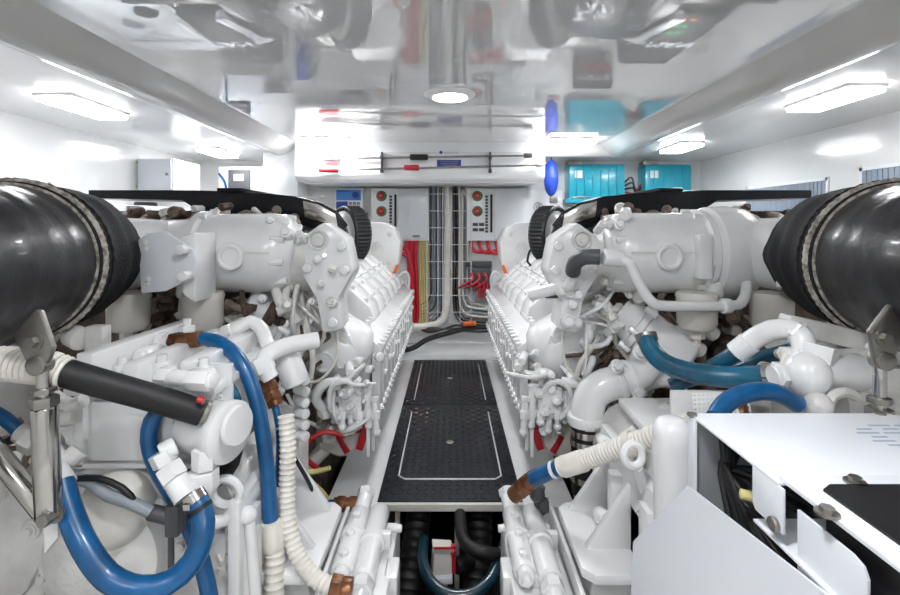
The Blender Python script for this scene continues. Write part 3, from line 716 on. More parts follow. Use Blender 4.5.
    # stacks of nuts and elbows up the front corner
    for k in range(5):
        z = .34+.075*k; x = .60+.03*k
        B('pipe_union', m().tube([(x, 1.90, z), (x+.06, 1.87, z+.03), (x+.12, 1.88, z+.015)], .019, 10).hexn((x+.02, 1.885, z+.01), (x+.045, 1.875, z+.023), .029).hexn((x+.10, 1.875, z+.022), (x+.125, 1.88, z+.014), .027), 'white')
    for k in range(4):
        B('coolant_elbow', m().tube([(.70+.05*k, 1.82, .52+.07*k), (.77+.05*k, 1.79, .57+.07*k), (.84+.05*k, 1.80, .56+.06*k)], .028, 12).hexn((.70+.05*k, 1.82, .51+.07*k), (.725+.05*k, 1.81, .54+.07*k), .036), 'white')
    B('wire_loop', m().tube([(.46, 1.94, .74), (.45, 1.9, .62), (.52, 1.87, .54), (.62, 1.86, .57), (.66, 1.87, .62)], .006, 6), 'plast')
    return e
def clutter(e, s, reg, y, n, seed, mats, scale=1.0, kinds='bpnec'):
    """small bosses, plugs, nipples, elbows and clips bolted to a casting face at depth y; region given in photo pixels of the right half"""
    r = random.Random(seed)
    for k in range(n):
        p = W(r.uniform(reg[0], reg[2]), r.uniform(reg[1], reg[3]), y+r.uniform(-.03, .03)); q = r.choice(kinds); z = scale*r.uniform(.7, 1.3)
        m = MB(s); ma = r.choice(mats); d = V((r.uniform(-.4, .2), -1, r.uniform(-.2, .5))).normalized(); bk = p-d*.07
        if q == 'b': nm = 'boss_bolt'; m.cyl(bk, p, .020*z, n=16, bev=.003).cyl(p, p+d*.012*z, .013*z, n=6)
        elif q == 'p': nm = 'screw_plug'; m.cyl(bk, p, .026*z, n=18, bev=.004).torus(p, d, .018*z, .005*z, 16, 6)
        elif q == 'n': nm = 'hose_nipple'; m.cyl(bk, p, .018*z, n=6).lathe(p, d, [(0, .012*z), (.015*z, .012*z), (.018*z, .016*z), (.03*z, .012*z), (.033*z, .015*z), (.05*z, .009*z)], 12)
        elif q == 'e':
            nm = 'pipe_elbow'; a = V((r.uniform(-1, 1), -.3, r.uniform(-1, 1))).normalized()*.07*z
            m.tube([bk, p, p+d*.02+a*.35, p+a], .014*z, 10).hexn(p+a*.8, p+a*1.15, .020*z).hexn(bk.lerp(p, .6), bk.lerp(p, .85), .020*z)
        else:
            nm = 'pipe_clip'; a = V((r.uniform(-1, 1), 0, r.uniform(-1, 1))).normalized()
            m.box(p, (.05*z, .05, .022*z), (0, r.uniform(-1, 1), 0), .004).tube([p-a*.09*z+V((0, .02, 0)), p+V((0, -.03, 0)), p+a*.09*z+V((0, .02, 0))], .008*z, 8)
        build(nm, m, ma, e)
def clutter_engine(e, s):
    sd = 20 if s < 0 else 60
    clutter(e, s, (560, 250, 592, 325), 1.835, 9, sd, ['white', 'cast'], .8, 'bpb')
    clutter(e, s, (598, 280, 640, 330), 1.86, 9, sd+1, ['white', 'cast', 'plast'], 1.1, 'bnec')
    clutter(e, s, (650, 290, 765, 345), 1.86, 26, sd+2, ['grime_shade', 'brown', 'brown', 'grime_shade', 'plast'], 1.0, 'pnec')  # brown tones paint in the shade of the cavity below the turbocharger
    clutter(e, s, (528, 372, 572, 432), 1.90, 14, sd+3, ['white', 'white', 'cast'], .8, 'bncp')
    clutter(e, s, (590, 206, 770, 213), 2.2, 11, sd+4, ['grime_shade', 'cast', 'brown'], .85, 'bp')
    clutter(e, s, (575, 330, 650, 420), 1.93, 16, sd+5, ['grime_shade', 'brown', 'white'], 1.0, 'pnec')  # dark picks again deepen the cavity's shade by colour
    clutter(e, s, (600, 215, 640, 235), 1.80, 4, sd+6, ['white'], .9, 'b')
    clutter(e, s, (515, 345, 560, 375), 2.0, 5, sd+7, ['white', 'cast'], .8, 'bp')
    # looping thin pipes hugging the corner
    r = random.Random(sd)
    for k in range(5):
        a = W(r.uniform(570, 620), r.uniform(290, 340), 1.95); b_ = W(r.uniform(560, 640), r.uniform(330, 400), 1.92); c = a.lerp(b_, .5)+V((r.uniform(-.06, .06), -.05, r.uniform(-.05, .05)))
        build('thin_pipe', MB(s).tube([a+V((0, .08, 0)), a, c, b_, b_+V((0, .1, 0))], r.choice((.006, .008, .011)), 8), r.choice(('white', 'plast', 'cast')), e)
eL = engine(-1); eR = engine(1); clutter_engine(eL, -1); clutter_engine(eR, 1)
def Q(parent, name, mb, m): return build(name, mb, m, parent)

# right engine: bypass pipe, black elbow, water elbow
w = lambda pts: [W(*p) for p in pts]
bp = Q(eR, 'bypass_pipe', MB().tube(w([(612, 258, 1.66), (628, 262, 1.64), (640, 285, 1.64), (652, 302, 1.64), (668, 306, 1.65), (728, 306, 1.68), (741, 303, 1.69), (746, 292, 1.72), (746, 278, 1.78)]), .018, 12).cyl(W(722, 306, 1.677), W(730, 306, 1.68), .027, n=14, bev=.004).cyl(W(603, 257, 1.66), W(622, 259, 1.66), .030, n=16, bev=.006), 'white')
Q(eR, 'rubber_elbow', MB().tube(w([(600, 257, 1.67), (585, 257, 1.69), (575, 263, 1.72), (573, 272, 1.76)]), .028, 14), 'dgrey')
Q(eR, 'drain_pipe', MB().tube(w([(573, 270, 1.78), (570, 284, 1.8), (558, 288, 1.85), (530, 295, 1.9)]), .024, 12), 'white')
Q(eR, 'sensor_block', MB().box(W(551, 293, 1.88), (.05, .03, .04), None, .006), 'dgrey')
el = Q(eR, 'water_elbow', MB().tube(w([(588, 425, 1.74), (588, 408, 1.74), (593, 394, 1.74), (606, 385, 1.74), (622, 381, 1.74), (640, 372, 1.76), (650, 352, 1.8)]), .059, 20), 'white')
b = MB()
for p, q in (((615, 383, 1.74), (622, 381, 1.74)), ((626, 379, 1.745), (631, 377, 1.75)), ((586, 424, 1.74), (586, 414, 1.74))):
    b.cyl(W(*p), W(*q), .067, n=24, bev=.006)
Q(el, 'elbow_flange', b, 'white')
Q(el, 'elbow_bolt', MB().bolt(W(617, 366, 1.68), (0, -1, .3), .016, .02).bolt(W(638, 392, 1.69), (0, -1, 0), .016, .02).bolt(W(640, 352, 1.7), (0, -1, .2), .018, .02), 'white')
t = tag(build('rubber_coupling', MB().cyl(W(586, 422, 1.74), W(588, 492, 1.74), .056, n=24), 'matte'), 'black rubber coupling hanging from the white elbow by the right engine', 'hose')
for p in (431, 441, 476): build('hose_clamp', MB().cyl(W(587, p-3, 1.74), W(587, p+3, 1.74), .060, n=24).box(W(598, p, 1.67), (.02, .014, .016)), 'chrome', t)
build('bellows', MB().corr([W(588, 490, 1.74), W(590, 520, 1.74)], .052, .02), 'corr', t)
# left engine extras: small canister and fittings under the small blue hose
Q(eL, 'small_canister', MB().cyl(W(284, 352, 1.5), W(297, 384, 1.5), .042, n=20, bev=.008).cyl(W(281, 346, 1.5), W(284, 352, 1.5), .034, n=16), 'white')
Q(eL, 'white_union', MB().tube(w([(270, 378, 1.38), (263, 362, 1.38), (272, 352, 1.42), (290, 345, 1.46), (318, 340, 1.5)]), .026, 12).hexn(W(258, 358, 1.38), W(264, 372, 1.38), .036), 'white')
Q(eL, 'feed_pipe', MB().tube(w([(205, 345, 1.5), (232, 332, 1.5), (250, 322, 1.52), (262, 330, 1.52), (268, 345, 1.5), (280, 350, 1.5)]), .022, 12).hexn(W(226, 335, 1.5), W(234, 331, 1.5), .032).hexn(W(210, 343, 1.5), W(217, 340, 1.5), .032), 'white')
Q(eL, 'feed_pipe', MB().tube(w([(180, 362, 1.45), (205, 360, 1.45), (225, 352, 1.48), (245, 350, 1.5), (262, 372, 1.5)]), .022, 12).hexn(W(214, 358, 1.46), W(221, 354, 1.47), .034).hexn(W(195, 361, 1.45), W(200, 361, 1.45), .032), 'white')
b = MB()
for k in range(6): p = W(297, 378+k*11, 1.6); b.cyl(p, p+V((.04, -.03, 0)), .017, n=10, bev=.004); b.box(p+V((0, .02, 0)), (.03, .04, .03), None, .005)
Q(eL, 'fitting_column', b, 'white')
Q(eL, 'red_wire_loop', MB().tube(w([(345, 436, 1.9), (325, 432, 1.88), (308, 442, 1.86), (306, 458, 1.86), (320, 470, 1.88)]), .010, 8), 'redp')
Q(eL, 'wire_bundle', MB().tube(w([(298, 455, 1.7), (308, 478, 1.7), (322, 492, 1.72), (332, 505, 1.74)]), .009, 6).tube(w([(292, 470, 1.7), (312, 472, 1.72), (330, 468, 1.76)]), .009, 6), 'yellow')
Q(eL, 'strap_cable', MB().tube(w([(282, 440, 1.45), (297, 462, 1.45), (310, 485, 1.5), (318, 505, 1.55)]), .006, 6), 'matte')

# ------------------------------------------------------------------ exhaust hoses
def exhaust(s, dx):
    side = 'left' if s < 0 else 'right'
    t = empty('exhaust_hose', (s*1.1, 1.2, .85), 'huge black rubber exhaust hose at the '+side+' edge', 'exhaust hose')
    ctl = [(1.25+dx, 1.66, 1.045), (1.19+dx, 1.45, 1.055), (1.12+dx, 1.22, 1.055), (1.06+dx, .95, 1.05), (1.05+dx, .7, 1.04), (1.10+dx, .35, 1.03)]
    P = spline(ctl, .01); n = len(P)
    i1 = min(range(n), key=lambda i: abs(P[i].y-1.235)); i2 = min(range(n), key=lambda i: abs(P[i].y-1.212))
    def hr(q): return .196*(1+.004*math.sin(q*75)+.003*math.sin(q*31+1))
    build('rubber_tube', MB(s).tube(P[i2:], hr, 48, smooth=False), 'black', t)
    def lr(q): return (.166+.042*min(1, q*2.2)**.7)*(1+.012*math.sin(q*23))
    b = MB(s); A = P[:i2+1]; R = []
    k = 48
    for i, p in enumerate(A):
        d = (A[min(i+1, len(A)-1)]-A[max(i-1, 0)]).normalized(); _, u, w_ = frame(d)
        q = i/(len(A)-1)
        R.append([p+(u*math.cos(a)+w_*math.sin(a))*lr(q)*(1+.028*(1-q)*math.cos(6*a+2*q)+.012*math.cos(11*a)*(1-q)) for a in [2*PI*j/k for j in range(k)]])
    b.rings(R)
    lg = build('lagging', b, 'cloth', t)
    b = MB(s)
    p = A[2]; d = (A[4]-A[0]).normalized(); _, u, w_ = frame(d)
    for j in range(36):
        a = 2*PI*j/36; q = p+(u*math.cos(a)+w_*math.sin(a))*.168; b.box(q+d*.02, (.010, .022, .004), (0, a, 0), .001)
    build('stitching', b, 'matte', lg)
    c = P[i1]; d = (P[i1+3]-P[i1-3]).normalized()
    build('braided_band', MB(s).torus(c, d, .207, .0095, 200, 8, .13, 66), 'rope', t)
    c2 = P[i2]; build('steel_band', MB(s).lathe(c2-d*.012, d, [(0, .19), (.001, .203), (.016, .203), (.017, .19)], 60), 'rope', t)
    build('hem_ring', MB(s).torus(P[i1-4], d, .209, .005, 90, 6, .3, 45), 'cloth', t)
    return t
exL = exhaust(-1, .0); exR = exhaust(1, .03)
# steel stays under the hoses
def stay(s, top, bot, label):
    t = empty('support_stay', bot, label, 'support', 'steel stays under the exhaust hoses')
    top, bot = V(top), V(bot); d = (top-bot).normalized(); L = (top-bot).length
    build('rod', MB().cyl(bot+d*L*.5, top, .012, n=14), 'chrome', t)
    sl = build('sleeve', MB().cyl(bot, bot+d*L*.66, .023, n=20, bev=.004), 'chrome', t)
    build('lock_nut', MB().hexn(bot+d*L*.66, bot+d*L*.72, .025).hexn(bot+d*L*.74, bot+d*L*.77, .022), 'steel', t)
    x, y, z = top
    br = build('bracket', MB().prism([(x-.016, z-.035), (x+.016, z-.035), (x+.030, z+.005), (x+.005, z+.078), (x-.006, z+.080), (x-.048, z+.03)] if s < 0 else
               [(x-.018, z-.04), (x+.016, z-.04), (x+.042, z+.03), (x+.024, z+.085), (x+.012, z+.085), (x-.030, z+.03)], 'y', y-.012, y+.002, .004), 'steel', t)
    build('bracket_bolt', MB().bolt((x-.004, y-.012, z+.018), (0, -1, 0), .012, .014), 'steel', br)
    build('eye', MB().lathe((x, y-.020, z-.03), (0, 1, 0), [(0, .014), (.002, .019), (.03, .019), (.032, .014)], 18), 'steel', t)
    return t
stL = stay(-1, W(42, 349, .96), W(49, 518, .96), 'polished steel stay under the black hose at the left edge')
stR = stay(1, W(880, 345, 1.0), W(878, 570, 1.0), 'polished steel stay under the black hose at the right edge')
fp = [W(*p, .99) for p in ((44, 500), (60, 498), (60, 536), (46, 553))]
Q(stL, 'foot_plate', MB().prism([(p.x, p.z) for p in fp], 'y', .985, 1.0, .003), 'white')
Q(stL, 'foot_bolt', MB().bolt(W(54, 513, .96), (0, -1, 0), .014, .03), 'steel')
t = tag(build('steel_tube', MB().cyl(W(-20, 432, 1.02), W(44, 512, .99), .020, n=18, bev=.004), 'chrome'), 'leaning polished steel tube at the lower left edge', 'tube')

# ------------------------------------------------------------------ gearboxes
def gearbox(s):
    side = 'left' if s < 0 else 'right'
    g = empty('gearbox', (s*.8, 1.5, -.05), 'white gearbox casing at the '+side+' in front of the engine', 'gearbox')
    m = lambda: MB(s)
    def B(name, mb, mt='white', parent=None): return build(name, mb, mt, parent or g)
    B('casing', m().prism([(.50, -.05), (.50, .40), (.56, .50), (.62, .53), (1.25, .53), (1.3, .4), (1.3, -.05)], 'y', 1.20, 1.72, .025), 'cast')
    B('rib', m().bb(.485, .515, 1.18, 1.24, -.05, .44, .008).bb(.47, .51, 1.40, 1.44, -.05, .42, .008), 'white')
    b = m().lathe((.815, 1.20, .375), (0, -1, 0), [(0, .195), (.045, .195), (.05, .185), (.045, .155), (.055, .145), (.085, .135), (.10, .09), (.105, .03)], 44)
    c = B('round_cover', b, 'cast')
    b = m()
    for k in range(9): a = 2*PI*k/9+.3; b.bolt((.815+.172*math.cos(a), 1.15, .375+.172*math.sin(a)), (0, -1, 0), .012, .012)
    B('cover_bolt', b, 'cast', c)
    B('side_flange', m().lathe((1.12, 1.2, .30), (0, -1, 0), [(0, .14), (.03, .14), (.04, .12), (.05, .04)], 28).bolt((1.04, 1.18, .42), (0, -1, 0), .015).bolt((1.03, 1.18, .2), (0, -1, 0), .015), 'cast')
    # engine mount bracket
    if True:
        x0, x1 = .345, .52
        br = B('mount_bracket', m().prism([(x0+.03, 1.23), (x1, 1.23), (x1, 1.56), (x0+.03, 1.56), (x0, 1.53), (x0, 1.26)], 'z', .225, .252, .006), 'white')
        b = m()
        for y in (1.34, 1.52): b.prism([(x0+.03, .25), (x1, .25), (x1, .43), (x1-.02, .43)], 'y', y-.012, y+.012, .004)
        B('gusset', b, 'white', br)
        B('flange_plate', m().box((.515, 1.37, .34), (.03, .46, .30), None, .008).bolt((.50, 1.26, .41), (-1, 0, .2), .014).bolt((.50, 1.26, .27), (-1, 0, 0), .014), 'white', br)
        B('mount_foot', m().prism([(x0+.04, -.05), (x0+.02, .10), (x0+.05, .22), (x1-.02, .22), (x1, .1), (x1, -.05)], 'y', 1.30, 1.54, .015), 'white', br)
    return g
gL = gearbox(-1); gR = gearbox(1)
# left gearbox upper block
Q(gL, 'upper_block', MB().bb(-.905, -.575, 1.16, 1.55, .575, .745, .008), 'white')
Q(gL, 'gap_shade_plate', MB().bb(-.89, -.60, 1.2, 1.5, .51, .58, .004), 'brown')  # brown block added to stand for shade in the gap under the block
Q(gL, 'block_sill', MB().bb(-.91, -.57, 1.145, 1.2, .568, .580, .003), 'white')
Q(gL, 'inset_panel', MB().bb(-.86, -.705, 1.148, 1.17, .585, .725, .004), 'white')
Q(gL, 'corner_rib', MB().bb(-.90, -.875, 1.145, 1.17, .57, .74, .003).bb(-.69, -.66, 1.145, 1.17, .57, .74, .003), 'white')
lid = Q(gL, 'lid', MB().bb(-.92, -.56, 1.14, 1.57, .742, .762, .004), 'white')
Q(lid, 'lid_ridge', MB().box((-.86, 1.34, .80), (.04, .40, .09), (0, 0, -.05), .006).box((-.75, 1.34, .785), (.04, .40, .07), (0, 0, -.05), .006).box((-.64, 1.36, .785), (.05, .36, .06), None, .006), 'white')
b = MB()
for p in ((-.805, 1.18, .762), (-.72, 1.20, .762), (-.80, 1.46, .80), (-.90, 1.2, .762), (-.60, 1.17, .762)): b.hexn(p, V(p)+V((0, 0, .045)), .022); b.cyl(V(p)+V((0, 0, .04)), V(p)+V((0, 0, .065)), .012, n=10)
Q(lid, 'lid_bolt', b, 'white')
Q(gL, 'vent_cap', MB().cyl(W(72, 335, 1.3), W(82, 340, 1.28), .03, n=18, bev=.006).box(W(98, 338, 1.3), (.05, .04, .07), None, .008), 'cast')
dr = Q(gL, 'pump_drum', MB().lathe(W(192, 424, 1.18), (1, -.35, -.02), [(0, .05), (.01, .066), (.09, .066), (.10, .072), (.12, .072), (.125, .06), (.13, .03)], 30), 'white')
Q(dr, 'drum_cap', MB().lathe(W(236, 425, 1.12), (1, -.35, -.02), [(0, .046), (.01, .044), (.012, .02)], 24), 'white')
Q(gL, 'cooler_head', MB().cyl(W(158, 377, 1.13), W(215, 380, 1.10), .020, n=18, bev=.004).hexn(W(190, 379, 1.11), W(212, 380, 1.10), .026).hexn(W(160, 376, 1.13), W(172, 377, 1.125), .025).cyl(W(165, 380, 1.13), W(165, 395, 1.17), .018, n=12).bb(-.68, -.60, 1.15, 1.3, .66, .76, .01), 'white')
Q(gL, 'hex_fitting', MB().hexn(W(205, 448, 1.1), W(205, 468, 1.1), .028).hexn(W(203, 470, 1.1), W(203, 490, 1.1), .034), 'white')
Q(gL, 'hex_fitting', MB().hexn(W(160, 452, 1.08), W(166, 464, 1.08), .026).hexn(W(168, 467, 1.08), W(176, 480, 1.07), .03).cyl(W(176, 480, 1.07), W(186, 497, 1.06), .026, n=14).cyl(W(176, 445, 1.1), W(160, 454, 1.08), .022, n=12, bev=.005), 'white')
Q(gL, 'lifting_coil', MB().torus(W(226, 492, 1.16), (0, 1, .1), .034, .011, 24, 8).tube(w([(236, 505, 1.16), (225, 520, 1.15), (212, 522, 1.14)]), .015, 10), 'white')
Q(gL, 'dome_cover', MB().lathe(W(118, 508, 1.13), (.2, -1, .3), [(-.08, .09), (0, .085), (.03, .08), (.05, .06), (.058, .02)], 28), 'plast')
for k, s_ in enumerate(('VR', '345')): text('lettering', s_, W(226, 560+k*13, 1.163), .034, 'plast', gL, (PI/2, 0, 0), .004)
Q(gL, 'seal_housing', MB().bb(-.60, -.47, 1.165, 1.21, .02, .40, .012), 'cast')
Q(gL, 'front_rib', MB().cyl(W(250, 520, 1.17), W(256, 600, 1.17), .014, n=12).ball(W(248, 515, 1.17), .022), 'white')
Q(gL, 'perforated_guard', MB().perforated(W(182, 400, 1.18), (1, 0, 0), (0, .25, 1), 9, 4, .011, .006).bb(-.67, -.55, 1.21, 1.22, .70, .80), 'white')
b = MB()
for p in ((30, 470), (20, 500), (10, 545), (28, 585), (70, 590), (62, 560)): q = W(*p, 1.08); b.cyl(q+V((0, .09, 0)), q+V((0, .05, 0)), .024, n=18, bev=.006); b.bolt(q+V((0, .05, 0)), (0, -1, 0), .011)
Q(gL, 'side_boss', b, 'cast')
Q(gL, 'side_web', MB().prism([(W(-20, 0, 1.15).x, .42), (W(30, 0, 1.15).x, .58), (W(60, 0, 1.15).x, .42), (W(30, 0, 1.15).x, .28), (W(0, 0, 1.15).x, .2), (W(-20, 0, 1.15).x, .2)], 'y', 1.14, 1.22, .015), 'cast')
Q(gL, 'union_branch', MB().tube(w([(20, 432, 1.06), (40, 442, 1.06), (62, 462, 1.06), (80, 450, 1.08)]), .022, 12).hexn(W(28, 436, 1.06), W(40, 442, 1.06), .032).tube(w([(52, 395, 1.1), (70, 405, 1.1), (84, 400, 1.1)]), .016, 10).tube(w([(50, 410, 1.12), (62, 418, 1.1), (76, 415, 1.1)]), .02, 10), 'cast')

clutter(gL, 1, (80, 345, 230, 395), 1.28, 9, 3, ['white', 'cast'], .9, 'bpne')
clutter(gL, 1, (190, 500, 242, 540), 1.19, 5, 4, ['cast', 'white'], .75, 'bpp')
clutter(gL, 1, (0, 425, 60, 490), 1.13, 6, 8, ['cast', 'plast', 'grime_shade'], .7, 'pce')
clutter(gL, 1, (225, 395, 255, 460), 1.55, 6, 9, ['cast', 'white'], .9, 'nec')
clutter(gR, 1, (770, 345, 870, 405), 1.22, 10, 5, ['cast', 'white', 'plast'], .8, 'bnec')
clutter(gR, 1, (600, 440, 670, 540), 1.36, 8, 6, ['white', 'cast'], .8, 'bp')
# right gearbox top: cooler head and fittings
hd = Q(gR, 'cooler_head', MB().cyl(W(800, 372, 1.16), W(862, 372, 1.16), .045, n=26, bev=.01).ball(W(806, 374, 1.14), .052).cyl(W(772, 376, 1.15), W(800, 374, 1.15), .024, n=16), 'white')
Q(hd, 'hex_plug', MB().hexn(W(818, 362, 1.15), W(822, 345, 1.15), .036).hexn(W(798, 365, 1.17), W(800, 350, 1.17), .036).hexn(W(776, 376, 1.14), W(782, 376, 1.14), .034), 'white')
Q(hd, 'body_plate', MB().prism([(W(850, 0, 1.2).x, W(0, 410, 1.2).z), (W(840, 0, 1.2).x, W(0, 356, 1.2).z), (W(866, 0, 1.2).x, W(0, 350, 1.2).z), (W(930, 0, 1.2).x, W(0, 352, 1.2).z), (W(930, 0, 1.2).x, .5), (W(850, 0, 1.2).x, .5)], 'y', 1.2, 1.5, .01).bb(1.0, 1.25, 1.17, 1.2, .72, .8, .006), 'cast')
Q(hd, 'top_edge', MB().box(W(850, 338, 1.25), (.36, .05, .05), (0, .22, 0), .01), 'cast')
Q(hd, 'curl_pipe', MB().tube(w([(828, 405, 1.1), (832, 396, 1.1), (845, 392, 1.1), (856, 397, 1.1)]), .012, 8).ball(W(818, 405, 1.1), .03), 'cast')
Q(gR, 'outlet_elbow', MB().tube(w([(738, 352, 1.31), (752, 340, 1.29), (772, 330, 1.26), (792, 330, 1.23), (802, 338, 1.2), (804, 352, 1.19), (804, 362, 1.18)]), .027, 14).hexn(W(795, 331, 1.22), W(800, 334, 1.21), .032).cyl(W(736, 353, 1.31), W(750, 342, 1.29), .03, n=16), 'white')
Q(gR, 'perforated_guard', MB().perforated(W(694, 416, 1.22), (1, 0, .03), (.15, .5, 1), 13, 5, .0112, .0062).bb(.60, .80, 1.30, 1.31, .55, .70), 'white')
Q(gR, 'stay_bracket', MB().bb(.84, .95, .96, 1.25, .40, .43, .004), 'white')
Q(gR, 'drum', MB().lathe(W(673, 470, 1.14), (0, .05, 1), [(-.12, .045), (.08, .045), (.105, .042), (.12, .03), (.124, .015)], 30), 'white')
rg = Q(gR, 'lifting_eye', MB().torus(W(633, 455, 1.2), (.25, -1, .2), .026, .010, 26, 8).cyl(W(637, 466, 1.2), W(644, 490, 1.26), .014, n=12), 'white')
Q(gR, 'cover_plate', MB().prism([(.55, 1.22), (.60, 1.20), (.78, 1.20), (.78, 1.6), (.56, 1.6)], 'z', .55, .575, .006), 'white')
text('lettering', 'VR', (.62, 1.32, .577), .03, 'label', gR, (0, 0, 0), .001)
Q(gR, 'grey_pipe', MB().tube(w([(640, 400, 1.7), (620, 430, 1.62), (600, 470, 1.6)]), .028, 12).tube(w([(690, 398, 1.55), (650, 425, 1.5), (615, 452, 1.5)]), .032, 12), 'cast')

# ------------------------------------------------------------------ oil coolers in the foreground
def cooler(s):
    side = 'left' if s < 0 else 'right'
    g = empty('oil_cooler', (s*.23, 1.45, -.1), 'white twin tube oil cooler beside the open bilge, at its '+side, 'oil cooler')
    m = lambda: MB(s)
    def B(name, mb, mt='white', parent=None): return build(name, mb, mt, parent or g)
    A, Bx = (.30, .236) if s < 0 else (.208, .274)      # the tube with the inlet elbow, the other tube
    B('mount_body', m().bb(.17, .335, 1.18, 1.62, -.06, .15, .015).bb(.25, .385, 1.25, 1.6, -.05, .10, .01), 'white')
    for x, y0, y1 in ((A, 1.33, 1.62), (Bx, 1.30, 1.63)):
        t = B('cooler_tube', m().lathe((x, y0, .185), (0, 1, 0), [(0, .026), (.006, .033), (.14, .033), (.145, .039), (.165, .039), (.17, .033), (y1-y0-.02, .033), (y1-y0, .02)], 24), 'white')
        B('end_cap', m().cyl((x, y0+.005, .185), (x, y0-.025, .185), .024, n=20, bev=.005).hexn((x, y0-.02, .185), (x, y0-.04, .185), .013), 'white', t)
    B('web', m().prism([(.18, .165), (.18, .21), (.33, .21), (.33, .165)], 'y', 1.46, 1.485, .006).bb(.225, .285, 1.32, 1.55, .15, .18, .004), 'white')
    B('inlet_elbow', m().tube([(A, 1.60, .185), (A-.003, 1.65, .192), (A-.006, 1.70, .21)], .026, 14).hexn((A-.004, 1.68, .2), (A-.006, 1.70, .215), .031), 'white')
    B('outlet_elbow', m().tube([(Bx, 1.30, .18), (Bx+.003, 1.22, .17), (Bx+.04, 1.17, .15)], .025, 14).hexn((Bx, 1.26, .182), (Bx, 1.29, .184), .032), 'white')
    B('valve_box', m().bb(.150, .195, 1.36, 1.45, .04, .15, .008), 'white')
    B('screw_plug', m().cyl((.20, 1.55, .17), (.155, 1.55, .17), .012, n=10, bev=.003), 'white')
    B('support_leg', m().cyl((.160, 1.38, -.498), (.160, 1.38, .06), .007, n=8), 'sheet')
    B('wheel', m().torus((.165, 1.28, .09), (1, 0, 0), .032, .010, 22, 8).bb(.16, .175, 1.25, 1.31, .085, .095), 'white')
    B('side_strap', m().box((.345, 1.42, .17), (.012, .42, .05), None, .003), 'white')
    for k in range(3): B('tube_nut', m().hexn((A, 1.36+.09*k, .215), (A, 1.36+.09*k, .228), .014), 'white')
cooler(-1); cooler(1)

# ------------------------------------------------------------------ hoses
def hose(name, pts, r, m, label, n=16, grp=None, corr=0):
    t = MB(); P = w(pts)
    t = t.corr(P, r, corr) if corr else t.tube(P, r, n)
    return tag(build(name, t, m), label, 'hose', grp)
def clamp(t, a, b, r, name='hose_clamp', m='chrome'): return build(name, MB().cyl(a, b, r, n=22).box((a+b)/2+V((0, -r, 0)), (.014, .012, .012)), m, t)
h = hose('blue_hose', [(203, 338.5, 1.35), (222, 344, 1.33), (240, 361, 1.30), (254, 392, 1.28), (263, 435, 1.26), (268, 480, 1.25), (271, 524, 1.25)], .0195, 'blue', 'long blue hose arching from a brown fitting down into a white sleeve')
build('brown_fitting', MB().cyl(W(172, 341, 1.37), W(203, 339, 1.35), .021, n=16, bev=.003).hexn(W(172, 341, 1.37), W(181, 340.5, 1.365), .025).hexn(W(192, 339.5, 1.355), W(201, 339, 1.35), .024), 'brass', h)
build('white_elbow', MB().tube(w([(172, 341, 1.37), (160, 343, 1.38), (152, 350, 1.38), (150, 362, 1.38)]), .026, 12).hexn(W(160, 343, 1.38), W(168, 341.5, 1.38), .033), 'white', h)
h = hose('spiral_sleeve', [(272, 522, 1.25), (275, 555, 1.24), (274, 610, 1.22)], .026, 'corr', 'white spiral sleeve around the lower end of the long blue hose', corr=.018)
build('cuff', MB().cyl(W(271, 520, 1.25), W(274, 548, 1.245), .031, n=20, bev=.003), 'corr', h)
h = hose('thin_blue_hose', [(275, 404, 1.36), (279, 425, 1.34), (280, 450, 1.33), (278, 485, 1.33)], .0105, 'blue', 'thin blue hose hanging from a brown fitting beside the white ribbed hose')
build('brown_fitting', MB().cyl(W(266, 378, 1.38), W(276, 406, 1.36), .021, n=14).hexn(W(268, 384, 1.378), W(271, 392, 1.37), .026).hexn(W(272, 395, 1.37), W(275, 402, 1.36), .025), 'brass', h)
build('band', MB().cyl(W(279, 426, 1.34), W(279.6, 430, 1.34), .0125, n=14), 'sheet', h)
h = hose('ribbed_hose', [(286, 416, 1.30), (288, 450, 1.29), (287, 490, 1.28), (289, 525, 1.26), (298, 556, 1.24), (314, 577, 1.22), (333, 588, 1.2)], .0225, 'corr', 'white ribbed hose bending to a brown fitting beside the left oil cooler', corr=.014)
build('brown_fitting', MB().hexn(W(330, 588, 1.2), W(341, 590, 1.2), .032).cyl(W(341, 590, 1.2), W(352, 591, 1.2), .03, n=16, bev=.004), 'brass', h)
h = hose('blue_hose', [(62, 482, 1.02), (68, 506, 1.0), (84, 545, .97), (108, 577, .96), (138, 589, .96), (168, 583, .98), (192, 562, 1.0), (203, 535, 1.02), (202, 512, 1.04), (194, 497, 1.05)], .0235, 'blue', 'thick blue hose making a wide loop at lower left')
build('white_ferrule', MB().cyl(W(52, 470, 1.03), W(64, 488, 1.02), .027, n=18, bev=.004), 'white', h)
clamp(h, W(192, 495, 1.05), W(197, 503, 1.045), .0265)
build('cable_tie', MB().cyl(W(199, 507, 1.042), W(201, 511, 1.04), .026, n=18), 'matte', h)
h = hose('blue_hose', [(162, 408, 1.14), (152, 420, 1.13), (149, 440, 1.12), (157, 468, 1.12), (176, 500, 1.12), (193, 535, 1.12), (204, 570, 1.12), (211, 605, 1.12)], .0185, 'blue', 'blue hose dropping behind the loop from beside the white drum')
build('cable_tie', MB().cyl(W(181, 508, 1.12), W(184, 514, 1.12), .0205, n=16), 'matte', h)
h = hose('black_hose', [(62, 372, 1.0), (100, 383, 1.02), (150, 397, 1.06), (203, 413, 1.1)], .029, 'matte', 'straight thick black hose slanting from the steel stay to the white drum', 20)
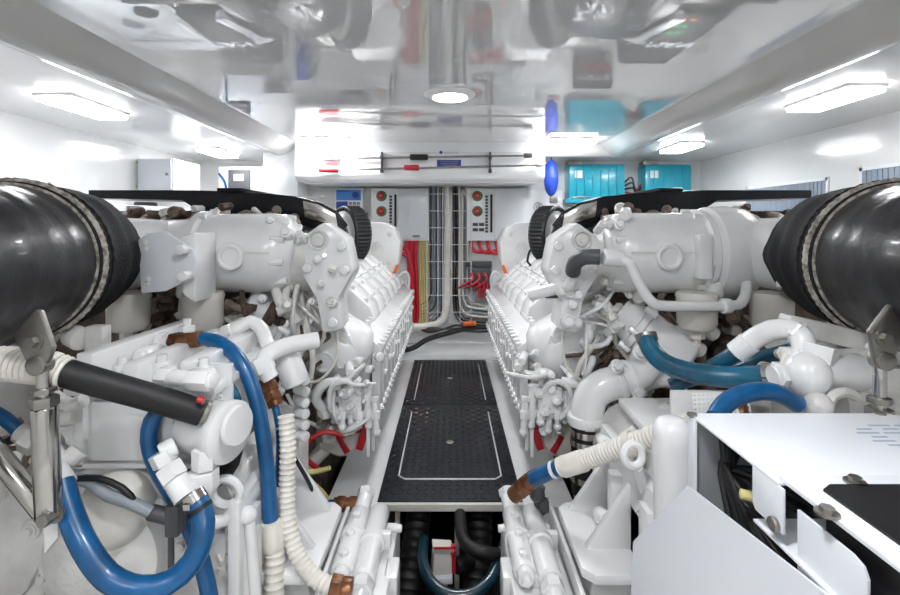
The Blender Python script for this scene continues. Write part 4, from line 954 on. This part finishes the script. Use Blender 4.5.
build('cloth_wrap', MB().torus(W(60, 371, 1.0), (1, .1, -.25), .028, .006, 20, 6).torus(W(65, 373, 1.0), (1, .1, -.25), .029, .005, 20, 6).torus(W(54, 369, 1.0), (1, .1, -.25), .027, .007, 20, 6), 'corr', h)
build('end_clamp', MB().cyl(W(201, 412, 1.1), W(208, 414, 1.105), .025, n=18, bev=.003), 'steel', h)
build('red_knob', MB().cyl(W(198, 399, 1.07), W(204, 401, 1.07), .008, n=10), 'redp', h)
hose('ribbed_hose', [(-30, 362, 1.0), (10, 364, 1.0), (52, 369, 1.0)], .036, 'corr', 'white ribbed hose at the left edge under the black exhaust hose', corr=.012)
hose('blue_hose', [(212, 376, 1.25), (226, 386, 1.24), (234, 402, 1.24), (236, 422, 1.24)], .019, 'teal', 'short teal hose curving behind the white drum')
hose('black_hose', [(236, 445, 1.22), (232, 462, 1.2), (222, 476, 1.2), (212, 482, 1.2)], .019, 'matte', 'short black hose bending below the white drum')
hose('blue_hose', [(-20, 405, 1.06), (4, 418, 1.06), (20, 432, 1.06)], .014, 'blue', 'short blue hose entering a white union at the left edge')
hose('grey_harness', [(75, 478, 1.08), (92, 483, 1.07), (108, 495, 1.06), (130, 502, 1.06), (150, 512, 1.07)], .013, 'grey', 'grey wiring harness behind the blue loop')
hose('black_cable', [(76, 479, 1.07), (98, 478, 1.06), (122, 488, 1.06), (135, 503, 1.06), (120, 503, 1.06)], .007, 'matte', 'black cable curled around the grey harness')
t = tag(build('cable_connector', MB().box(W(176, 517, 1.08), (.03, .04, .07), None, .005).cyl(W(150, 512, 1.08), W(170, 517, 1.08), .017, n=14, bev=.003).box(W(171, 552, 1.09), (.012, .008, .14), None, .002), 'dgrey'), 'grey plug and strap beside the blue loop', 'connector')

h = hose('teal_hose', [(646, 336, 1.46), (651, 350, 1.43), (664, 363, 1.39), (685, 371, 1.35), (715, 376, 1.30), (745, 377, 1.26), (770, 376, 1.22)], .0285, 'teal', 'thick teal hose curving from the oil canister to a steel clamp at right', 18)
clamp(h, W(764, 376, 1.225), W(771, 376, 1.215), .032)
build('root_clamp', MB().cyl(W(645.5, 334, 1.465), W(647.5, 341, 1.455), .032, n=20), 'steel', h)
hose('teal_hose', [(672, 386, 1.42), (700, 374, 1.38), (722, 362, 1.34), (741, 350, 1.31)], .0225, 'teal', 'straight teal hose rising into the white outlet elbow')
hose('teal_hose', [(690, 380, 1.48), (720, 372, 1.45), (755, 360, 1.42), (792, 350, 1.36)], .0205, 'teal', 'slim teal hose lying behind the thick teal hose')
h = hose('blue_hose', [(716, 418, 1.04), (724, 405, 1.06), (738, 396, 1.07), (760, 391, 1.08), (780, 394, 1.09), (797, 404, 1.1)], .0205, 'blue', 'blue hose arching just above the white equipment box')
build('brass_collar', MB().torus(W(742, 405, 1.12), (1, -.2, .2), .020, .006, 18, 6), 'brass', h)
h = hose('ribbed_hose', [(560, 467, 1.45), (590, 458, 1.40), (625, 446, 1.33), (660, 434, 1.27), (700, 420, 1.22)], .0285, 'corr', 'white ribbed hose slanting across the right gearbox', corr=.011)
build('cuff', MB().cyl(W(562, 467, 1.45), W(585, 460, 1.41), .031, n=20, bev=.004).cyl(W(628, 445, 1.325), W(634, 443, 1.315), .034, n=20), 'corr', h)
h = hose('blue_hose', [(533, 479, 1.52), (548, 472, 1.48), (566, 465, 1.45)], .0245, 'blue', 'short blue hose between a brown fitting and the white ribbed hose')
build('brown_fitting', MB().cyl(W(513, 496, 1.56), W(534, 478, 1.52), .026, n=16, bev=.003).hexn(W(521, 489, 1.545), W(528, 483, 1.53), .031), 'brass', h)
build('band', MB().cyl(W(553, 470, 1.472), W(556, 469, 1.466), .0265, n=16), 'sheet', h)
h = hose('blue_hose', [(318, 506, 1.72), (326, 505, 1.72), (336, 504, 1.72)], .016, 'blue', 'stub of blue hose with brown fitting at the foot of the left engine')
build('brown_fitting', MB().cyl(W(334, 504, 1.72), W(358, 504, 1.72), .022, n=14).hexn(W(337, 504, 1.72), W(345, 504, 1.72), .026).hexn(W(349, 504, 1.72), W(357, 504, 1.72), .025), 'brass', h)
t = tag(build('drain_valve', MB().tube(w([(540, 486, 1.6), (538, 500, 1.6), (543, 512, 1.6)]), .018, 10).ball(W(537, 494, 1.58), .026).box(W(544, 505, 1.58), (.03, .03, .04), None, .006), 'dgrey'), 'dark drain valve beside the brown fitting on the right', 'valve')

# ------------------------------------------------------------------ bilge under the near plate
for k, (x, lab) in enumerate(((-.14, 'left'), (.13, 'right'))):
    tag(build('bilge_hose', MB().corr([(x, 2.3, -.06), (x, 2.1, -.14), (x-.02, 1.95, -.28), (x-.04, 1.85, -.44)], .058, .03, .1), 'matte'), 'black ribbed hose down in the bilge, '+lab+' of the pair', 'hose', 'bilge hoses')
pb = empty('bilge_pump', (-.03, 1.9, -.5), 'white bilge pump with red trim in the open bilge', 'pump')
c = W(442, 558, 1.85)
build('pump_body', MB().box(c, (.078, .08, .10), (0, .08, .1), .016).cyl((c.x, 1.87, -.5), (c.x, 1.87, c.z), .022, n=14), 'plast', pb)
build('pump_lid', MB().box(W(442, 546, 1.83), (.075, .06, .014), (0, .12, .1), .005).box(W(443, 549, 1.79), (.07, .004, .006)), 'plast', pb)
build('red_trim', MB().box(W(443, 548, 1.785), (.072, .006, .006)), 'redp', pb)
build('pump_base', MB().box(W(442, 576, 1.82), (.08, .06, .022), None, .006), 'sheet', pb)
build('motor', MB().cyl(W(455, 566, 1.86), W(472, 560, 1.9), .03, n=16, bev=.006), 'matte', pb)
build('valve', MB().cyl(W(453, 545, 1.82), W(454, 572, 1.82), .009, n=10).ball(W(453, 552, 1.81), .012), 'redp', pb)
tag(build('bilge_loop_hose', MB().tube(w([(424, 540, 1.95), (423, 562, 1.8), (432, 583, 1.7), (450, 595, 1.66), (472, 594, 1.66), (490, 580, 1.7), (502, 552, 1.8), (508, 535, 1.86)]), .020, 14), 'dteal'), 'dark teal hose looping around the bilge pump', 'hose')
tag(build('bilge_elbow_hose', MB().tube(w([(460, 512, 2.0), (462, 535, 1.85), (470, 548, 1.78), (485, 553, 1.76), (505, 556, 1.78)]), .024, 12), 'matte'), 'black elbow hose above the bilge pump', 'hose')
for x0, nm in ((-.235, 'left'), (.02, 'right')):
    tag(build('bilge_post', MB().bb(x0, x0+.02, 2.05, 2.08, -.5, -.012), 'plast'), 'pale post under the near tread plate, '+nm+' of the two', 'post')

# ------------------------------------------------------------------ white equipment box, lower right
zt = .80
bx = empty('equipment_box', (.75, .7, .3), 'white sheet metal equipment box with open side filling the lower right', 'equipment box')
X0, X1 = .445, .80
def H(px, py, z):            # the point of the plane at height z seen at a pixel
    y = (z-CAMZ)*F/(225-py); return V(((px-450)*y/F, y, z))
build('top_panel', MB().prism([(X0, .652), (X0, .893), (X1, .893), (1.05, .80), (1.05, .64), (.56, .64)], 'z', zt-.004, zt, .001), 'sheet', bx)
build('back_panel', MB().bb(X0, X1, .888, .893, .28, zt-.004, .001), 'sheet', bx)
build('corner_post', MB().bb(X0-.003, X0+.002, .868, .893, .655, zt-.004, .0005), 'sheet', bx)
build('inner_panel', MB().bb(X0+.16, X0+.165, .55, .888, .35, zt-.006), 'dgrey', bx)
build('inner_divider', MB().bb(X0+.004, X0+.16, .876, .886, .4, zt-.006), 'label', bx)
# lower side sheet
b = MB(); th = V((.004, 0, 0))
q = [V((X0-.002, .888, .66)), V((X0-.06, 1.0, .50)), V((X0-.06, 1.0, .25)), V((X0+.0, .45, .25)), V((X0+.0, .45, .655)), V((X0, .60, .66))]
q = [V((X0-.004, .893, .665)), V((X0-.075, .97, .51)), V((X0-.085, .97, .25)), V((X0-.004, .40, .25)), V((X0-.004, .40, .742))]
b.rings([[p for p in q], [p+th for p in q]])
sp = build('side_sheet', b, 'sheet', bx)
b = MB()
for p in ((688, 566), (704, 590)): c = V((X0-.006, (X0-.006)*F/(p[0]-450), 0)); c.z = CAMZ+(225-p[1])*c.y/F; b.bolt(c, (-1, 0, 0), .007, .006)
build('side_bolt', b, 'steel', sp)
# inner shelf, tab and front lip
build('tab', MB().prism([(.642, zt-.004), (.707, zt-.004), (.707, .742), (.70, .735), (.642, .735)], 'x', X0, X0+.004, .001), 'sheet', bx)
build('shelf', MB().prism([(X0, .45), (X0, .705), (.60, .705), (.60, .45)], 'z', .715, .719, .001), 'sheet', bx)
build('side_rail', MB().bb(.60, .604, .45, .644, .67, zt-.01, .001), 'sheet', bx)
# second cover with black mat
c2 = build('front_cover', MB().prism([(.452, .660), (1.05, .660), (1.05, .40), (.452, .40)], 'z', zt, zt+.006, .001), 'sheet', bx)
build('rubber_mat', MB().prism([(.482, .620), (.50, .632), (1.05, .632), (1.05, .42), (.482, .42)], 'z', zt+.006, zt+.009), 'matte', c2)
build('front_apron', MB().prism([(.625, zt-.02), (.625, zt-.16), (.52, zt-.16), (.52, zt-.035), (.526, zt-.024), (.54, zt-.02)], 'x', .452, .456, .001), 'sheet', c2)
build('gap_shade_sheet', MB().bb(.47, .475, .38, .60, zt-.2, zt-.004), 'matte', c2)  # black sheet stands in for the shaded opening behind the apron
b = MB()
for p, z in (((855, 483), zt+.006), ((827, 514), zt+.006)): c = H(*p, z); b.cyl(c, c+V((0, 0, .003)), .013, n=20).cyl(c, c+V((0, 0, .009)), .008, n=6)
for p in ((692, 413), (880, 412)): c = H(p[0], p[1]+2, zt); b.cyl(c, c+V((0, 0, .003)), .009, n=14)
build('top_bolt', b, 'steel', bx)
b = MB(); c = V((X0, .655, .742)); b.cyl(c, c+V((-.008, 0, 0)), .010, n=16, bev=.003)
build('tab_bolt', b, 'steel', bx)
b = MB()
for k in range(6):
    y = .835-.015*k
    for q in range(4):
        if (k*3+q*5) % 7: b.bb(.685+q*.045+.012*(k % 2), .722+q*.045, y, y+.005, zt, zt+.0006)
build('lettering', b, 'vent', bx)
cr = random.Random(4)
for k in range(9):
    hub = V((.475, .84, .715))
    e1 = V((.49+.012*k, .87-.006*k, .80-.012)) if k < 4 else V((.53+.01*k, .80-.03*(k-4), .74-.016*(k-4)))
    mid = hub.lerp(e1, .5)+V((cr.uniform(-.01, .02), cr.uniform(-.02, .01), cr.uniform(-.03, .02)))
    e0 = V((.47+.008*k, .78-.012*k, .60+.006*k))
    tag(build('loose_cable', MB().tube([e1, mid, hub+V((.004*(k % 3), -.006*(k % 4), .005*(k % 5))), e0], .0065, 8), 'matte'),
        'black cable curling inside the open side of the white equipment box', 'cable', 'cables inside the equipment box')
tag(build('cable_lug', MB().cyl((.462, .765, .722), (.482, .758, .720), .008, n=12, bev=.002), 'yellow'), 'small yellow cable lug inside the white equipment box', 'connector')

# ------------------------------------------------------------------ camera and view
cam = bpy.data.cameras.new('camera'); co = bpy.data.objects.new('camera', cam); C.objects.link(co)
co.location = (0, 0, CAMZ); co.rotation_euler = (PI/2, 0, 0)
cam.sensor_width = 36; cam.lens = 36*F/900; cam.shift_y = -72.5/900; cam.clip_start = .05
scene.camera = co
wd = bpy.data.worlds.new('world'); scene.world = wd; wd.use_nodes = True
wd.node_tree.nodes['Background'].inputs['Color'].default_value = (.8, .85, .9, 1); wd.node_tree.nodes['Background'].inputs['Strength'].default_value = .2
vs = scene.view_settings; vs.view_transform = 'Standard'; vs.look = 'None'; vs.gamma = 1; vs.exposure = 1.2; vs.use_curve_mapping = False
scene.cycles.use_denoising = True; scene.cycles.max_bounces = 12; scene.cycles.diffuse_bounces = 5
